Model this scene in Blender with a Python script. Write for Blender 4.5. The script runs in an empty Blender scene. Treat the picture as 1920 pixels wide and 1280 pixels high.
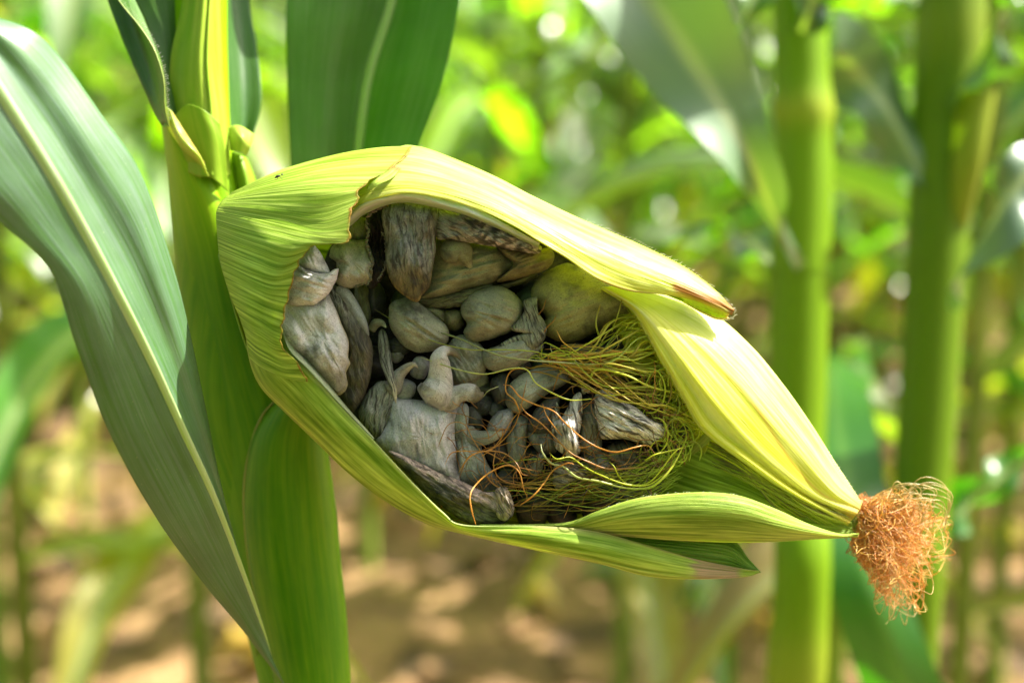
import bpy, math, random
from mathutils import Vector, noise, Matrix
random.seed(7)
rad = math.radians
scene = bpy.context.scene
COL = scene.collection

# ------------------------------------------------------------------ camera
PITCH = rad(10.4); CAM = Vector((0, 0, 1.0)); LENS = 50.0; FPX = LENS/36*1920; D0 = 0.4305
RGT = Vector((1, 0, 0)); FWD = Vector((0, math.cos(PITCH), -math.sin(PITCH))); UPV = Vector((0, math.sin(PITCH), math.cos(PITCH)))
cd = bpy.data.cameras.new('camera'); cam = bpy.data.objects.new('camera', cd); COL.objects.link(cam)
cam.location = CAM; cam.rotation_euler = (math.pi/2-PITCH, 0, 0)
cd.lens = LENS; cd.sensor_width = 36; cd.clip_start = 0.01; cd.clip_end = 2000
cd.dof.use_dof = True; cd.dof.focus_distance = D0-0.010; cd.dof.aperture_fstop = 5.6; cd.dof.aperture_blades = 0
scene.camera = cam

# ------------------------------------------------------------------ light
SUN = Vector((0.58, 0.13, 0.80)).normalized()          # direction towards the sun
w = bpy.data.worlds.new('World'); scene.world = w; w.use_nodes = True
nt = w.node_tree; nt.nodes.clear()
sky = nt.nodes.new('ShaderNodeTexSky'); sky.sky_type = 'NISHITA'; sky.sun_disc = False
sky.sun_elevation = math.asin(SUN.z); sky.sun_rotation = math.atan2(SUN.x, SUN.y)
sky.air_density = 1.0; sky.dust_density = 6.0; sky.ozone_density = 1.0
bg = nt.nodes.new('ShaderNodeBackground'); bg.inputs['Strength'].default_value = 0.09
wo = nt.nodes.new('ShaderNodeOutputWorld')
nt.links.new(sky.outputs[0], bg.inputs[0]); nt.links.new(bg.outputs[0], wo.inputs[0])
sd = bpy.data.lights.new('sun', 'SUN'); sd.energy = 5.0; sd.angle = rad(0.6); sd.color = (1.0, 0.96, 0.88)
so = bpy.data.objects.new('sun', sd); COL.objects.link(so)
so.rotation_euler = SUN.to_track_quat('Z', 'Y').to_euler(); so.location = (1, -1, 4)
vs = scene.view_settings
scene.display_settings.display_device = 'sRGB'
vs.view_transform = 'Standard'; vs.look = 'None'; vs.gamma = 1; vs.use_curve_mapping = False; vs.exposure = 1.78
scene.cycles.max_bounces = 8; scene.cycles.transmission_bounces = 6; scene.cycles.transparent_max_bounces = 8
scene.cycles.use_denoising = True

# ------------------------------------------------------------------ helpers
def P(px, py, z=0.0):
    """point of the place seen at (px, py), z millimetres nearer than the plane of the ear"""
    d = D0 - z/1000.0
    return CAM + FWD*d + RGT*((px-960)/FPX*d) + UPV*((640-py)/FPX*d)
def PD(px, py, d):
    return CAM + FWD*d + RGT*((px-960)/FPX*d) + UPV*((640-py)/FPX*d)
def cr(p0, p1, p2, p3, t):
    t2 = t*t; t3 = t2*t
    return tuple(0.5*((2*b)+(-a+c)*t+(2*a-5*b+4*c-d)*t2+(-a+3*b-3*c+d)*t3) for a, b, c, d in zip(p0, p1, p2, p3))
def spline(pts, n, byarc=True):
    """n points along a Catmull-Rom curve through pts (tuples of any width)"""
    m = len(pts)
    def ev(s):
        i = min(int(s), m-2); t = s-i
        a = pts[i-1] if i > 0 else tuple(2*x-y for x, y in zip(pts[0], pts[1]))
        d = pts[i+2] if i+2 < m else tuple(2*x-y for x, y in zip(pts[-1], pts[-2]))
        return cr(a, pts[i], pts[i+1], d, t)
    if not byarc: return [ev((m-1)*k/(n-1)) for k in range(n)]
    N = m*12; ss = [(m-1)*k/N for k in range(N+1)]; ps = [ev(s) for s in ss]
    L = [0.0]
    for a, b in zip(ps, ps[1:]): L.append(L[-1]+math.dist(a[:3], b[:3])+1e-9)
    out = []; j = 0
    for k in range(n):
        tgt = L[-1]*k/(n-1)
        while j < N-1 and L[j+1] < tgt: j += 1
        f = min(1, max(0, (tgt-L[j])/(L[j+1]-L[j])))
        out.append(ev(ss[j]+(ss[j+1]-ss[j])*f))
    return out
def lerp3(a, b, t):
    t = max(0, min(1, t)); return tuple(x+(y-x)*t for x, y in zip(a, b))
def sm(a, b, x):
    t = max(0, min(1, (x-a)/(b-a))); return t*t*(3-2*t)
def nz(x, y=0, z=0): return noise.noise(Vector((x, y, z)))
def fbm(x, y=0, z=0, o=3):
    s = 0; a = 1; f = 1
    for _ in range(o): s += a*nz(x*f, y*f, z*f); a *= .5; f *= 2
    return s
def mesh(name, verts, faces, mat, parent=None, uvs=None, cols=None, smooth=True):
    me = bpy.data.meshes.new(name); me.from_pydata([tuple(v) for v in verts], [], faces)
    if uvs:
        l = me.uv_layers.new(name='UVMap'); flat = []
        for f in me.polygons:
            for vi in f.vertices: flat += uvs[vi]
        l.data.foreach_set('uv', flat)
    if cols:
        a = me.color_attributes.new('Col', 'FLOAT_COLOR', 'POINT'); flat = []
        for c in cols: flat += (c[0], c[1], c[2], max(0.0, min(1.0, (1.25-c[0]/max(c[1], 1e-4))/0.2)))
        a.data.foreach_set('color', flat)
    if smooth: me.polygons.foreach_set('use_smooth', [True]*len(me.polygons))
    me.materials.append(mat); me.update()
    o = bpy.data.objects.new(name, me); COL.objects.link(o)
    if parent:
        o.parent = parent
    return o
def tag(o, label=None, cat=None, group=None, kind=None):
    if label: o['label'] = label
    if cat: o['category'] = cat
    if group: o['group'] = group
    if kind: o['kind'] = kind
    return o
def grid_faces(nu, nv, wrap=False):
    f = []
    for j in range(nv-1 if not wrap else nv):
        for i in range(nu-1):
            a = j*nu+i; b = ((j+1) % nv)*nu+i
            f.append((a, a+1, b+1, b))
    return f

# ------------------------------------------------------------------ materials
def newmat(name):
    m = bpy.data.materials.new(name); m.use_nodes = True; m.node_tree.nodes.clear(); return m, m.node_tree
class NB:
    def __init__(s, nt): s.nt = nt
    def n(s, t, **k):
        x = s.nt.nodes.new(t)
        for a, b in k.items(): setattr(x, a, b)
        return x
    def l(s, a, b): s.nt.links.new(a, b)
    def attr(s, nm='Col'): x = s.n('ShaderNodeAttribute'); x.attribute_name = nm; return x.outputs['Color']
    def mapped(s, scale, src='UV', rot=(0, 0, 0)):
        tc = s.n('ShaderNodeTexCoord'); mp = s.n('ShaderNodeMapping'); mp.inputs['Scale'].default_value = scale
        mp.inputs['Rotation'].default_value = rot
        s.l(tc.outputs[src], mp.inputs[0]); return mp.outputs[0]
    def noise(s, vec, scale=1, detail=3, rough=.55, dist=0):
        x = s.n('ShaderNodeTexNoise'); x.inputs['Scale'].default_value = scale; x.inputs['Detail'].default_value = detail
        x.inputs['Roughness'].default_value = rough; x.inputs['Distortion'].default_value = dist
        s.l(vec, x.inputs['Vector']); return x.outputs['Fac']
    def ramp(s, fac, stops):
        x = s.n('ShaderNodeValToRGB'); cr_ = x.color_ramp
        while len(cr_.elements) < len(stops): cr_.elements.new(0.5)
        for e, (p, c) in zip(cr_.elements, stops):
            e.position = p; e.color = (c, c, c, 1) if not isinstance(c, tuple) else (*c, 1)
        s.l(fac, x.inputs[0]); return x.outputs[0]
    def mix(s, f, a, b, mode='MIX'):
        x = s.n('ShaderNodeMix'); x.data_type = 'RGBA'; x.blend_type = mode
        for sock, v in ((x.inputs[0], f), (x.inputs[6], a), (x.inputs[7], b)):
            if isinstance(v, (int, float)): sock.default_value = v
            elif isinstance(v, tuple): sock.default_value = (*v, 1)
            else: s.l(v, sock)
        return x.outputs[2]
    def math(s, op, a, b=0.5):
        x = s.n('ShaderNodeMath', operation=op)
        for sock, v in zip(x.inputs, (a, b)):
            if isinstance(v, (int, float)): sock.default_value = v
            else: s.l(v, sock)
        return x.outputs[0]
    def bump(s, h, strength, dist, prev=None):
        x = s.n('ShaderNodeBump'); x.inputs['Strength'].default_value = strength; x.inputs['Distance'].default_value = dist
        s.l(h, x.inputs['Height'])
        if prev: s.l(prev, x.inputs['Normal'])
        return x.outputs[0]

def tissue(name, trans=0.35, rough=0.42, f=16, amt=0.55, pale=(0.58, 0.68, 0.24), tsat=1.0, spec=0.5, dark=0.6, bd=0.0003, ttint=(1.35, 1.25, 0.35), speck=0.0, dk=(0.85, 1.12, 0.45), speckc=(0.25, 0.12, 0.03)):
    m, nt = newmat(name); b = NB(nt)
    at = b.n('ShaderNodeAttribute'); at.attribute_name = 'Col'; c = at.outputs['Color']
    fine = b.noise(b.mapped((0.35, f, 1)), 1, 4, .65)
    wide = b.noise(b.mapped((0.55, f*0.28, 1)), 1, 3, .6)
    streak = b.ramp(fine, [(0.36, 0.0), (0.62, 1.0)])
    w2 = b.ramp(wide, [(0.38, 0.0), (0.66, 1.0)])
    c1 = b.mix(b.math('MULTIPLY', b.math('MULTIPLY', b.mix(0.5, w2, streak), amt), at.outputs['Alpha']), c, pale)
    c2 = b.mix(streak, b.mix(1.0, c1, (dark*dk[0], dark*dk[1], dark*dk[2]), 'MULTIPLY'), c1)
    # mottling
    mot = b.noise(b.mapped((3, 3, 1)), 2.0, 4, .6)
    c3 = b.mix(b.ramp(mot, [(0.3, 0.0), (0.75, 0.25)]), c2, b.mix(1.0, c2, (0.8, 0.85, 0.6), 'MULTIPLY'))
    if speck > 0:
        sp = b.noise(b.mapped((26, 26, 1)), 1.0, 2, .5)
        c3 = b.mix(b.ramp(sp, [(0.70, 0.0), (0.76, speck)]), c3, speckc)
    bs = b.n('ShaderNodeBsdfPrincipled'); b.l(c3, bs.inputs['Base Color'])
    bs.inputs['Roughness'].default_value = rough; bs.inputs['Specular IOR Level'].default_value = spec
    hgt = b.math('ADD', fine, b.math('MULTIPLY', mot, 0.25))
    nrm = b.bump(hgt, 0.9, bd); b.l(nrm, bs.inputs['Normal'])
    tr = b.n('ShaderNodeBsdfTranslucent'); b.l(b.mix(1.0, c3, ttint, 'MULTIPLY'), tr.inputs[0])
    mx = b.n('ShaderNodeMixShader'); mx.inputs[0].default_value = trans
    b.l(bs.outputs[0], mx.inputs[1]); b.l(tr.outputs[0], mx.inputs[2])
    o = b.n('ShaderNodeOutputMaterial'); b.l(mx.outputs[0], o.inputs[0]); return m

def gallmat(name, f=10, crack=0.5, rough=0.55, bd=0.0006, silver=0.3, crackcol=(0.035, 0.03, 0.022), along=1.2, lo=0.40, fibk=0.62, sootk=0.78):
    m, nt = newmat(name); b = NB(nt)
    c = b.attr()
    wob = b.n('ShaderNodeTexNoise'); wob.inputs['Scale'].default_value = 2.5; wob.inputs['Detail'].default_value = 2
    uv = b.mapped((1, 1, 1)); b.l(uv, wob.inputs['Vector'])
    vadd = b.n('ShaderNodeMix', data_type='VECTOR') if False else b.n('ShaderNodeVectorMath', operation='MULTIPLY_ADD')
    b.l(wob.outputs['Color'], vadd.inputs[0]); vadd.inputs[1].default_value = (0.22, 0.22, 0); b.l(uv, vadd.inputs[2])
    def mp(sc):
        x = b.n('ShaderNodeMapping'); x.inputs['Scale'].default_value = sc; b.l(vadd.outputs[0], x.inputs[0]); return x.outputs[0]
    wr = b.noise(mp((along, f, 1)), 1, 5, .62)                # wrinkles along the grain
    fib = b.noise(mp((along*4, f*3.2, 1)), 1, 3, .6)
    blot = b.noise(mp((2.2, 2.8, 1)), 1, 4, .6)
    grain = b.noise(b.mapped((60, 60, 1)), 1, 2, .5)
    crk = b.ramp(wr, [(lo-0.05, 1.0), (lo+0.05, 0.0)])
    c1 = b.mix(b.ramp(blot, [(0.35, 0.0), (0.7, silver)]), c, b.mix(1.0, c, (1.75, 1.75, 1.78), 'MULTIPLY'))
    c1b = b.mix(b.ramp(blot, [(0.22, 0.75), (0.44, 0.0)]), c1, b.mix(1.0, c1, (0.46, 0.44, 0.30), 'MULTIPLY'))
    c2 = b.mix(b.ramp(fib, [(0.40, fibk), (0.56, 0.0)]), c1b, b.mix(1.0, c1b, (0.40, 0.41, 0.34), 'MULTIPLY'))
    c3 = b.mix(b.math('MULTIPLY', crk, crack), c2, crackcol)
    sp = b.noise(b.mapped((34, 34, 1)), 1, 1, .5)
    c3 = b.mix(b.ramp(b.noise(b.mapped((30, 30, 1)), 1, 3, .7), [(0.35, 0.38), (0.62, 0.0)]), c3, b.mix(1.0, c3, (0.42, 0.42, 0.38), 'MULTIPLY'))
    soot = b.noise(b.mapped((1.3, 1.5, 1)), 1, 5, .68)
    c3 = b.mix(b.ramp(soot, [(0.53, 0.0), (0.68, sootk)]), c3, (0.028, 0.025, 0.022))
    c4 = b.mix(b.ramp(sp, [(0.67, 0.0), (0.72, 0.8)]), c3, (0.03, 0.025, 0.02))
    bs = b.n('ShaderNodeBsdfPrincipled'); b.l(c4, bs.inputs['Base Color'])
    rr = b.ramp(blot, [(0.3, rough+0.15), (0.7, rough-0.08)]); b.l(rr, bs.inputs['Roughness'])
    bs.inputs['Specular IOR Level'].default_value = 0.4
    h = b.math('ADD', wr, b.math('MULTIPLY', fib, 0.30)); h = b.math('ADD', h, b.math('MULTIPLY', grain, 0.10))
    b.l(b.bump(h, 1.0, bd), bs.inputs['Normal'])
    o = b.n('ShaderNodeOutputMaterial'); b.l(bs.outputs[0], o.inputs[0]); return m

M_husk = tissue('husk_green', 0.34, 0.46, 22, 0.95, (0.64, 0.78, 0.17), dark=0.46, speck=0.25, bd=0.00045, spec=0.25)
M_huskY = tissue('husk_pale', 0.40, 0.40, 14, 0.60, (0.76, 0.82, 0.34), dark=0.84, bd=0.0004, spec=0.3, dk=(1.0, 1.06, .40), ttint=(1.35, 1.3, .30))
M_ribbed = tissue('husk_ribbed', 0.35, 0.42, 20, 0.5, (0.50, 0.62, 0.18), dark=0.55, bd=0.0006)
M_film = tissue('husk_inner_film', 0.25, 0.32, 12, 0.5, (0.62, 0.62, 0.60), dark=0.72, ttint=(1, 1, 1), bd=0.0004)
M_stalk = tissue('stalk_green', 0.14, 0.42, 10, 0.30, (0.30, 0.48, 0.012), dark=0.84, bd=0.00012, spec=0.18)
M_leaf = tissue('leaf_green', 0.32, 0.36, 16, 0.28, (0.16, 0.26, 0.12), dark=0.82, bd=0.0002, spec=0.6, ttint=(1.9, 2.0, 0.3), speck=0.45, speckc=(.45, .50, .30))
M_rib = tissue('midrib_pale', 0.15, 0.40, 8, 0.4, (0.42, 0.52, 0.30), dark=0.85, bd=0.0001)
M_gall = gallmat('gall_grey', 15, 0.30, lo=0.34, bd=0.00035, along=7.0, fibk=0.30, silver=0.6)
M_wrin = gallmat('gall_wrinkled', 17, 0.92, 0.6, 0.0009, 0.45, lo=0.46, along=2.2)
M_rind = gallmat('gall_rind', 13, 0.85, 0.5, 0.0012, 0.6, (0.02, 0.016, 0.012), along=2.4, lo=0.45)
M_torn = gallmat('gall_torn_black', 9, 0.9, 0.55, 0.0014, 0.2, (0.006, 0.004, 0.003), along=6, lo=0.52)
def silkmat():
    m, nt = newmat('silk'); b = NB(nt); c = b.attr()
    bs = b.n('ShaderNodeBsdfPrincipled'); b.l(c, bs.inputs['Base Color']); bs.inputs['Roughness'].default_value = 0.38
    tr = b.n('ShaderNodeBsdfTranslucent'); b.l(c, tr.inputs[0]); mx = b.n('ShaderNodeMixShader'); mx.inputs[0].default_value = .35
    b.l(bs.outputs[0], mx.inputs[1]); b.l(tr.outputs[0], mx.inputs[2])
    o = b.n('ShaderNodeOutputMaterial'); b.l(mx.outputs[0], o.inputs[0]); return m
M_silk = silkmat()
def soilmat():
    m, nt = newmat('soil'); b = NB(nt)
    a = b.noise(b.mapped((1, 1, 1), 'Object'), 5, 6, .65); g = b.noise(b.mapped((1, 1, 1), 'Object'), 70, 4, .6)
    c = b.ramp(a, [(0.38, (0.045, 0.025, 0.010)), (0.48, (0.20, 0.105, 0.038)), (0.6, (0.36, 0.205, 0.085))])
    c = b.mix(b.ramp(g, [(0.4, 0.0), (0.7, 0.5)]), c, (0.24, 0.16, 0.08))
    bs = b.n('ShaderNodeBsdfPrincipled'); b.l(c, bs.inputs['Base Color']); bs.inputs['Roughness'].default_value = 0.95
    b.l(b.bump(b.math('ADD', a, b.math('MULTIPLY', g, .4)), 1.0, 0.02), bs.inputs['Normal'])
    o = b.n('ShaderNodeOutputMaterial'); b.l(bs.outputs[0], o.inputs[0]); return m
M_soil = soilmat()
def fieldleaf(name, trans, fixed=False, spec=0.9, rough=0.30):
    m, nt = newmat(name); b = NB(nt)
    c = b.attr(); oi = b.n('ShaderNodeObjectInfo')
    hsv = b.n('ShaderNodeHueSaturation'); b.l(c, hsv.inputs['Color'])
    if fixed: oi = None
    else: b.l(b.math('ADD', b.math('MULTIPLY', oi.outputs['Random'], 0.05), 0.455), hsv.inputs['Hue'])
    if not fixed: b.l(b.math('ADD', b.math('MULTIPLY', oi.outputs['Random'], 0.95), 0.45), hsv.inputs['Value'])
    st = b.noise(b.mapped((0.5, 30, 1)), 1, 3, .6)
    c2 = b.mix(b.ramp(st, [(0.35, 0.35), (0.6, 0.0)]), hsv.outputs[0], b.mix(1.0, hsv.outputs[0], (0.6, 0.65, 0.4), 'MULTIPLY'))
    bs = b.n('ShaderNodeBsdfPrincipled'); b.l(c2, bs.inputs['Base Color']); bs.inputs['Roughness'].default_value = rough
    bs.inputs['Specular IOR Level'].default_value = spec
    tr = b.n('ShaderNodeBsdfTranslucent'); b.l(b.mix(1.0, c2, (1.9, 2.75, 0.12), 'MULTIPLY'), tr.inputs[0])
    mx = b.n('ShaderNodeMixShader'); mx.inputs[0].default_value = trans
    b.l(bs.outputs[0], mx.inputs[1]); b.l(tr.outputs[0], mx.inputs[2])
    o = b.n('ShaderNodeOutputMaterial'); b.l(mx.outputs[0], o.inputs[0]); return m
M_field = fieldleaf('field_leaf', 0.45)
M_near = fieldleaf('near_leaf', 0.40, True); M_ngrey = fieldleaf('near_leaf_greyish', 0.12, True, .8, .38); M_nstalk = fieldleaf('near_stalk', 0.12, True, .2, .45)  # greyish leaves carry sky sheen in their vertex colours
M_fstalk = fieldleaf('field_stalk', 0.12, False, .2, .45)

# ------------------------------------------------------------------ builders
def patch(name, rows, mat, colf, parent, nu=140, nv=90, thick=0.35, disp=None, jag=0.0, zoff=0, vw=None):
    R = [spline(r, nu) for r in rows]
    K = len(rows); G = []
    cols_ = [[R[k][i] for k in range(K)] for i in range(nu)]
    cc = [spline(c, nv, byarc=False) if K > 1 else c for c in cols_]
    L = sum(math.dist(a[:2], b[:2]) for a, b in zip(R[K//2], R[K//2][1:]))/100
    Wd = sum(math.dist(a, b) for a, b in zip(cc[nu//2], cc[nu//2][1:]))/100 if vw is None else vw
    verts = []; uvs = []; cols = []
    for j in range(nv):
        v = j/(nv-1)
        for i in range(nu):
            u = i/(nu-1); p = cc[i][j]
            x, y, z = p[0], p[1], p[2]+zoff
            if disp: z += disp(u, v, x, y)
            if jag and u > 0.5:
                q = (u-0.5)*2; s = jag*q*(fbm(v*9+3, 1.3)+0.6*fbm(v*40, 7))
                x += s; y += s*0.3
            verts.append(P(x, y, z)); uvs.append((u*L, v*Wd)); cols.append(colf(u, v, x, y))
    o = mesh(name, verts, grid_faces(nu, nv), mat, parent, uvs, cols)
    if thick:
        md = o.modifiers.new('thickness', 'SOLIDIFY'); md.thickness = thick/1000; md.offset = 0
    return o

def tube(name, paths, mat, parent, colf=None, flat=0.85, ring=28, seed=0, lump=0.10, wrin=0.04, steps=44, zoff=0, world=False, cap=True, capn=0.08):
    """one mesh from one or more spines of (px, py, z, r px)"""
    verts = []; faces = []; uvs = []; cols = []
    for si, sp in enumerate(paths):
        S = spline([(a, b, c, r) for a, b, c, r in sp], steps); base = len(verts); n = len(S); Ln = 0
        for k, (x, y, z, r) in enumerate(S):
            a = S[max(0, k-1)]; c = S[min(n-1, k+1)]
            if k: Ln += math.dist(S[k-1][:2], (x, y))/100
            tx, ty = c[0]-a[0], c[1]-a[1]; L = math.hypot(tx, ty) or 1; sx, sy = -ty/L, tx/L
            t = k/(n-1); e = 1
            if cap:
                ca = capn
                if t < ca: e = math.sqrt(max(0.0, 1-((ca-t)/ca)**2))
                if t > 1-ca: e = math.sqrt(max(0.0, 1-((t-1+ca)/ca)**2))
            rr = max(0.3, r*e)
            for q in range(ring+1):
                an = 2*math.pi*q/ring+math.pi/2
                ca_, sa_ = math.cos(an), math.sin(an)
                m = 1+lump*fbm(ca_*0.9+seed*3.1+t*1.5, sa_*0.9+seed, t*3.0+si)+wrin*fbm(ca_*4+seed, sa_*4, t*4)
                verts.append(P(x+sx*ca_*rr*m, y+sy*ca_*rr*m, z+zoff+sa_*rr*m*flat*0.1614))
                uvs.append((Ln, q/ring*2*math.pi*max(r, 12)/100+seed*1.37))
                cols.append(colf(t, q/ring, x, y) if colf else (0.3, 0.3, 0.28))
        W = ring+1
        for k in range(n-1):
            for q in range(ring):
                a = base+k*W+q; faces.append((a, a+1, a+W+1, a+W))
    return mesh(name, verts, faces, mat, parent, uvs, cols)

def blob(name, outl, z0, H, mat, parent, colf=None, grain=0, seed=0, cen=None, lump=0.18, wr=0.05, power=2.2, tilt=(0, 0), nr=26, lip=0.0, na=110, fr=1.0, grow=1.0):
    """closed lens-like body whose outline is outl; H = half thickness in mm"""
    m = len(outl)
    pts = [outl[(i-1) % m] for i in range(m)] + [outl[m-1], outl[0]]
    ring = []
    for k in range(na):
        s = m*k/na; i = int(s); t = s-i
        ring.append(cr(outl[(i-1) % m], outl[i % m], outl[(i+1) % m], outl[(i+2) % m], t))
    if cen is None: cen = (sum(p[0] for p in ring)/na, sum(p[1] for p in ring)/na)
    ga = rad(grain); cg, sg = math.cos(ga), math.sin(ga)
    R0 = sum(math.dist(p, cen) for p in ring)/na; gr = 1+min(.09, 3.2*grow/R0)
    ring = [(cen[0]+(p[0]-cen[0])*gr, cen[1]+(p[1]-cen[1])*gr) for p in ring]
    verts = []; uvs = []; cols = []; faces = []
    for side in (1, -1):
        for j in range(nr+1):
            t = math.sin(j/nr*math.pi/2)          # denser near the rim
            for k in range(na):
                x = cen[0]+(ring[k][0]-cen[0])*t; y = cen[1]+(ring[k][1]-cen[1])*t
                h = max(0.0, 1-t**power)**0.5
                u_ = ((x-cen[0])*cg+(y-cen[1])*sg)/100; v_ = (-(x-cen[0])*sg+(y-cen[1])*cg)/100
                d = 0
                if side == 1:
                    d = lump*fbm(x/70*fr+seed*5.3, y/70*fr+seed*2.1, seed)*H*2 + wr*fbm(u_*2.2+seed, v_*13, seed*1.7)*H*2
                    d *= (1-t**4)
                    if lip: d += lip*math.exp(-((t-0.93)/0.05)**2)
                z = z0+side*h*H+d+tilt[0]*(x-cen[0])*0.1614+tilt[1]*(y-cen[1])*0.1614
                jx = 1.2*fbm(x/14, y/14, seed) if t > 0.9 else 0
                verts.append(P(x+jx, y+jx, z)); uvs.append((u_+seed, v_+seed*.7)); cols.append(colf(t, k/na, x, y) if colf else (0.3, 0.3, 0.28))
    W = na; off = (nr+1)*na
    for j in range(nr):
        for k in range(na):
            a = j*W+k; b = j*W+(k+1) % W
            faces.append((a, a+W, b+W, b)); faces.append((off+a, off+b, off+b+W, off+a+W))
    return mesh(name, verts, faces, mat, parent, uvs, cols)

def strands(name, curves, parent, mat=None, sides=5):
    """curves: list of (points(px,py,z), radius px, colour0, colour1)"""
    verts = []; faces = []; cols = []
    for pts, r, c0, c1 in curves:
        n = max(12, len(pts)*5); S = spline(pts, n); base = len(verts)
        for k, (x, y, z) in enumerate(S):
            a = S[max(0, k-1)]; c = S[min(n-1, k+1)]; t = k/(n-1)
            tx, ty = c[0]-a[0], c[1]-a[1]; L = math.hypot(tx, ty) or 1; sx, sy = -ty/L, tx/L
            rr = r*(0.25+0.75*min(1, 8*min(t, 1-t)+.1))*(1+.25*nz(k*.4, x*.02))
            for q in range(sides):
                an = 2*math.pi*q/sides
                verts.append(P(x+sx*math.cos(an)*rr, y+sy*math.cos(an)*rr, z+math.sin(an)*rr*0.1614*0.7))
                cols.append(lerp3(c0, c1, t))
        for k in range(n-1):
            for q in range(sides):
                a = base+k*sides+q; b = base+k*sides+(q+1) % sides
                faces.append((a, b, b+sides, a+sides))
    return mesh(name, verts, faces, mat or M_silk, parent, None, cols)

def K1(l): return [(500+p[0]/1.969, 360+p[1]/1.969, *p[2:]) for p in l]
def K2(l): return [(640+p[0]/4, 360+p[1]/4, *p[2:]) for p in l]
def K3(l): return [(860+p[0]/3.048, 560+p[1]/3.048, *p[2:]) for p in l]
def K4(l): return [(500+p[0]/3.368, 420+p[1]/3.368, *p[2:]) for p in l]

# ------------------------------------------------------------------ ground
def make_ground():
    ys = [-6+0.25*k for k in range(28)]; y = 1.0
    while y < 9: ys.append(y); y += 0.028 + 0.0035*(y-1)*3
    while y < 700: ys.append(y); y *= 1.25
    xs = [-4+8*k/230 for k in range(231)]
    xs = [-700, -200, -60, -20, -9, -6] + xs + [6, 9, 20, 60, 200, 700]
    V = []; 
    for yy in ys:
        for xx in xs:
            far = sm(14, 30, math.hypot(xx, yy))
            h = (0.035*fbm(xx*4.5, yy*4.5, 0, 4)+0.02*abs(fbm(xx*13, yy*13, 3, 2)))*(1-far)
            V.append((xx, yy, h))
    o = mesh('ground', V, grid_faces(len(xs), len(ys)), M_soil)
    for p in o.data.polygons: pass
    return tag(o, 'bare brown crumbly field soil under the corn', kind='structure')
make_ground()
def make_clods():
    V = []; F = []; rnd = random.Random(3)
    import bmesh
    bm = bmesh.new(); bmesh.ops.create_icosphere(bm, subdivisions=2, radius=1)
    bv = [v.co.copy() for v in bm.verts]; bf = [[v.index for v in f.verts] for f in bm.faces]; bm.free()
    for k in range(950):
        y = 2.0+7*rnd.random()**1.5; x = (rnd.random()-.5)*(y*0.9+0.6)
        r = 0.008+0.035*rnd.random()**3; b = len(V); s = rnd.random()*50
        sc = (rnd.uniform(.7, 1.3), rnd.uniform(.7, 1.3), rnd.uniform(.5, .9))
        for v in bv:
            q = 1+0.35*fbm(v.x*1.5+s, v.y*1.5, v.z*1.5)
            V.append((x+v.x*r*q*sc[0], y+v.y*r*q*sc[1], 0.012+v.z*r*q*sc[2]))
        F += [[i+b for i in f] for f in bf]
    o = mesh('soil_clods', V, F, M_soil); return tag(o, 'loose lumps of dry brown soil scattered over the field', kind='stuff')
make_clods()

# ------------------------------------------------------------------ field plants
def leaf_mesh(name, spine, width, mat, parent=None, fold=0.35, c0=(0.06, 0.14, 0.02), c1=(0.07, 0.15, 0.02), mid=(0.35, 0.42, 0.22), nu=26, side=None, wave=0.012, seed=0, nv=8, tipc=None, prof=None, midw=0.07):
    """spine: world points (x,y,z); side: world vector across the blade"""
    S = spline([tuple(p) for p in spine], nu); V = []; U = []; C = []
    for k in range(nu):
        t = k/(nu-1); p = Vector(S[k]); a = Vector(S[max(0, k-1)]); c = Vector(S[min(nu-1, k+1)])
        T = (c-a).normalized()
        X = side.copy() if side is not None else T.cross(Vector((0, 0, 1)))
        if X.length < 1e-3: X = Vector((1, 0, 0))
        X = (X-T*X.dot(T)).normalized(); N = X.cross(T).normalized()
        w = width*0.5*(prof(t) if prof else (min(1, 0.55+1.6*t)*(1-t**2.6)**0.9+0.02))
        for j in range(nv+1):
            s = (j/nv)*2-1
            h = fold*abs(s)*w + wave*abs(s)*math.sin(t*13+seed+(1.7 if s > 0 else 0))*(1-t*.5)*min(1, t*4)
            V.append(p+X*(w*s*(1-0.3*fold*abs(s)))+N*h); U.append((t*6, s*width*10))
            base = lerp3(c0, c1, t)
            if tipc: base = lerp3(base, tipc, sm(.6, 1, t+0.25*nz(s*3+seed, t*4)))
            C.append(lerp3(mid, base, (abs(s)-midw)/0.10) if midw else base)
    return mesh(name, V, grid_faces(nv+1, nu), mat, parent, U, C)
def stalk_mesh(name, pts, r0, r1, mat, parent=None, c=(0.16, 0.24, 0.03), ring=12, n=40, nodes=9, cn=(0.34, 0.40, 0.08)):
    S = spline([tuple(p) for p in pts], n); V = []; U = []; C = []
    for k in range(n):
        t = k/(n-1); p = Vector(S[k]); ph = (t*nodes) % 1.0
        b = math.exp(-((ph-0.5)/0.05)**2)
        r = (r0+(r1-r0)*t)*(1+0.12*b)
        for q in range(ring+1):
            a = 2*math.pi*q/ring
            V.append(p+Vector((math.cos(a)*r, math.sin(a)*r, 0))); U.append((t*5, q/ring))
            C.append(lerp3(c, cn, b))
    return mesh(name, V, grid_faces(ring+1, n), mat, parent, U, C)
LEAFC = [((0.05, 0.17, 0.015), (0.07, 0.20, 0.015)), ((0.07, 0.21, 0.015), (0.10, 0.24, 0.015)), ((0.13, 0.24, 0.015), (0.19, 0.27, 0.02)), ((0.045, 0.14, 0.025), (0.06, 0.16, 0.03)), ((0.15, 0.24, 0.11), (0.15, 0.24, 0.11)), ((0.17, 0.25, 0.13), (0.15, 0.24, 0.10))]
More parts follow.
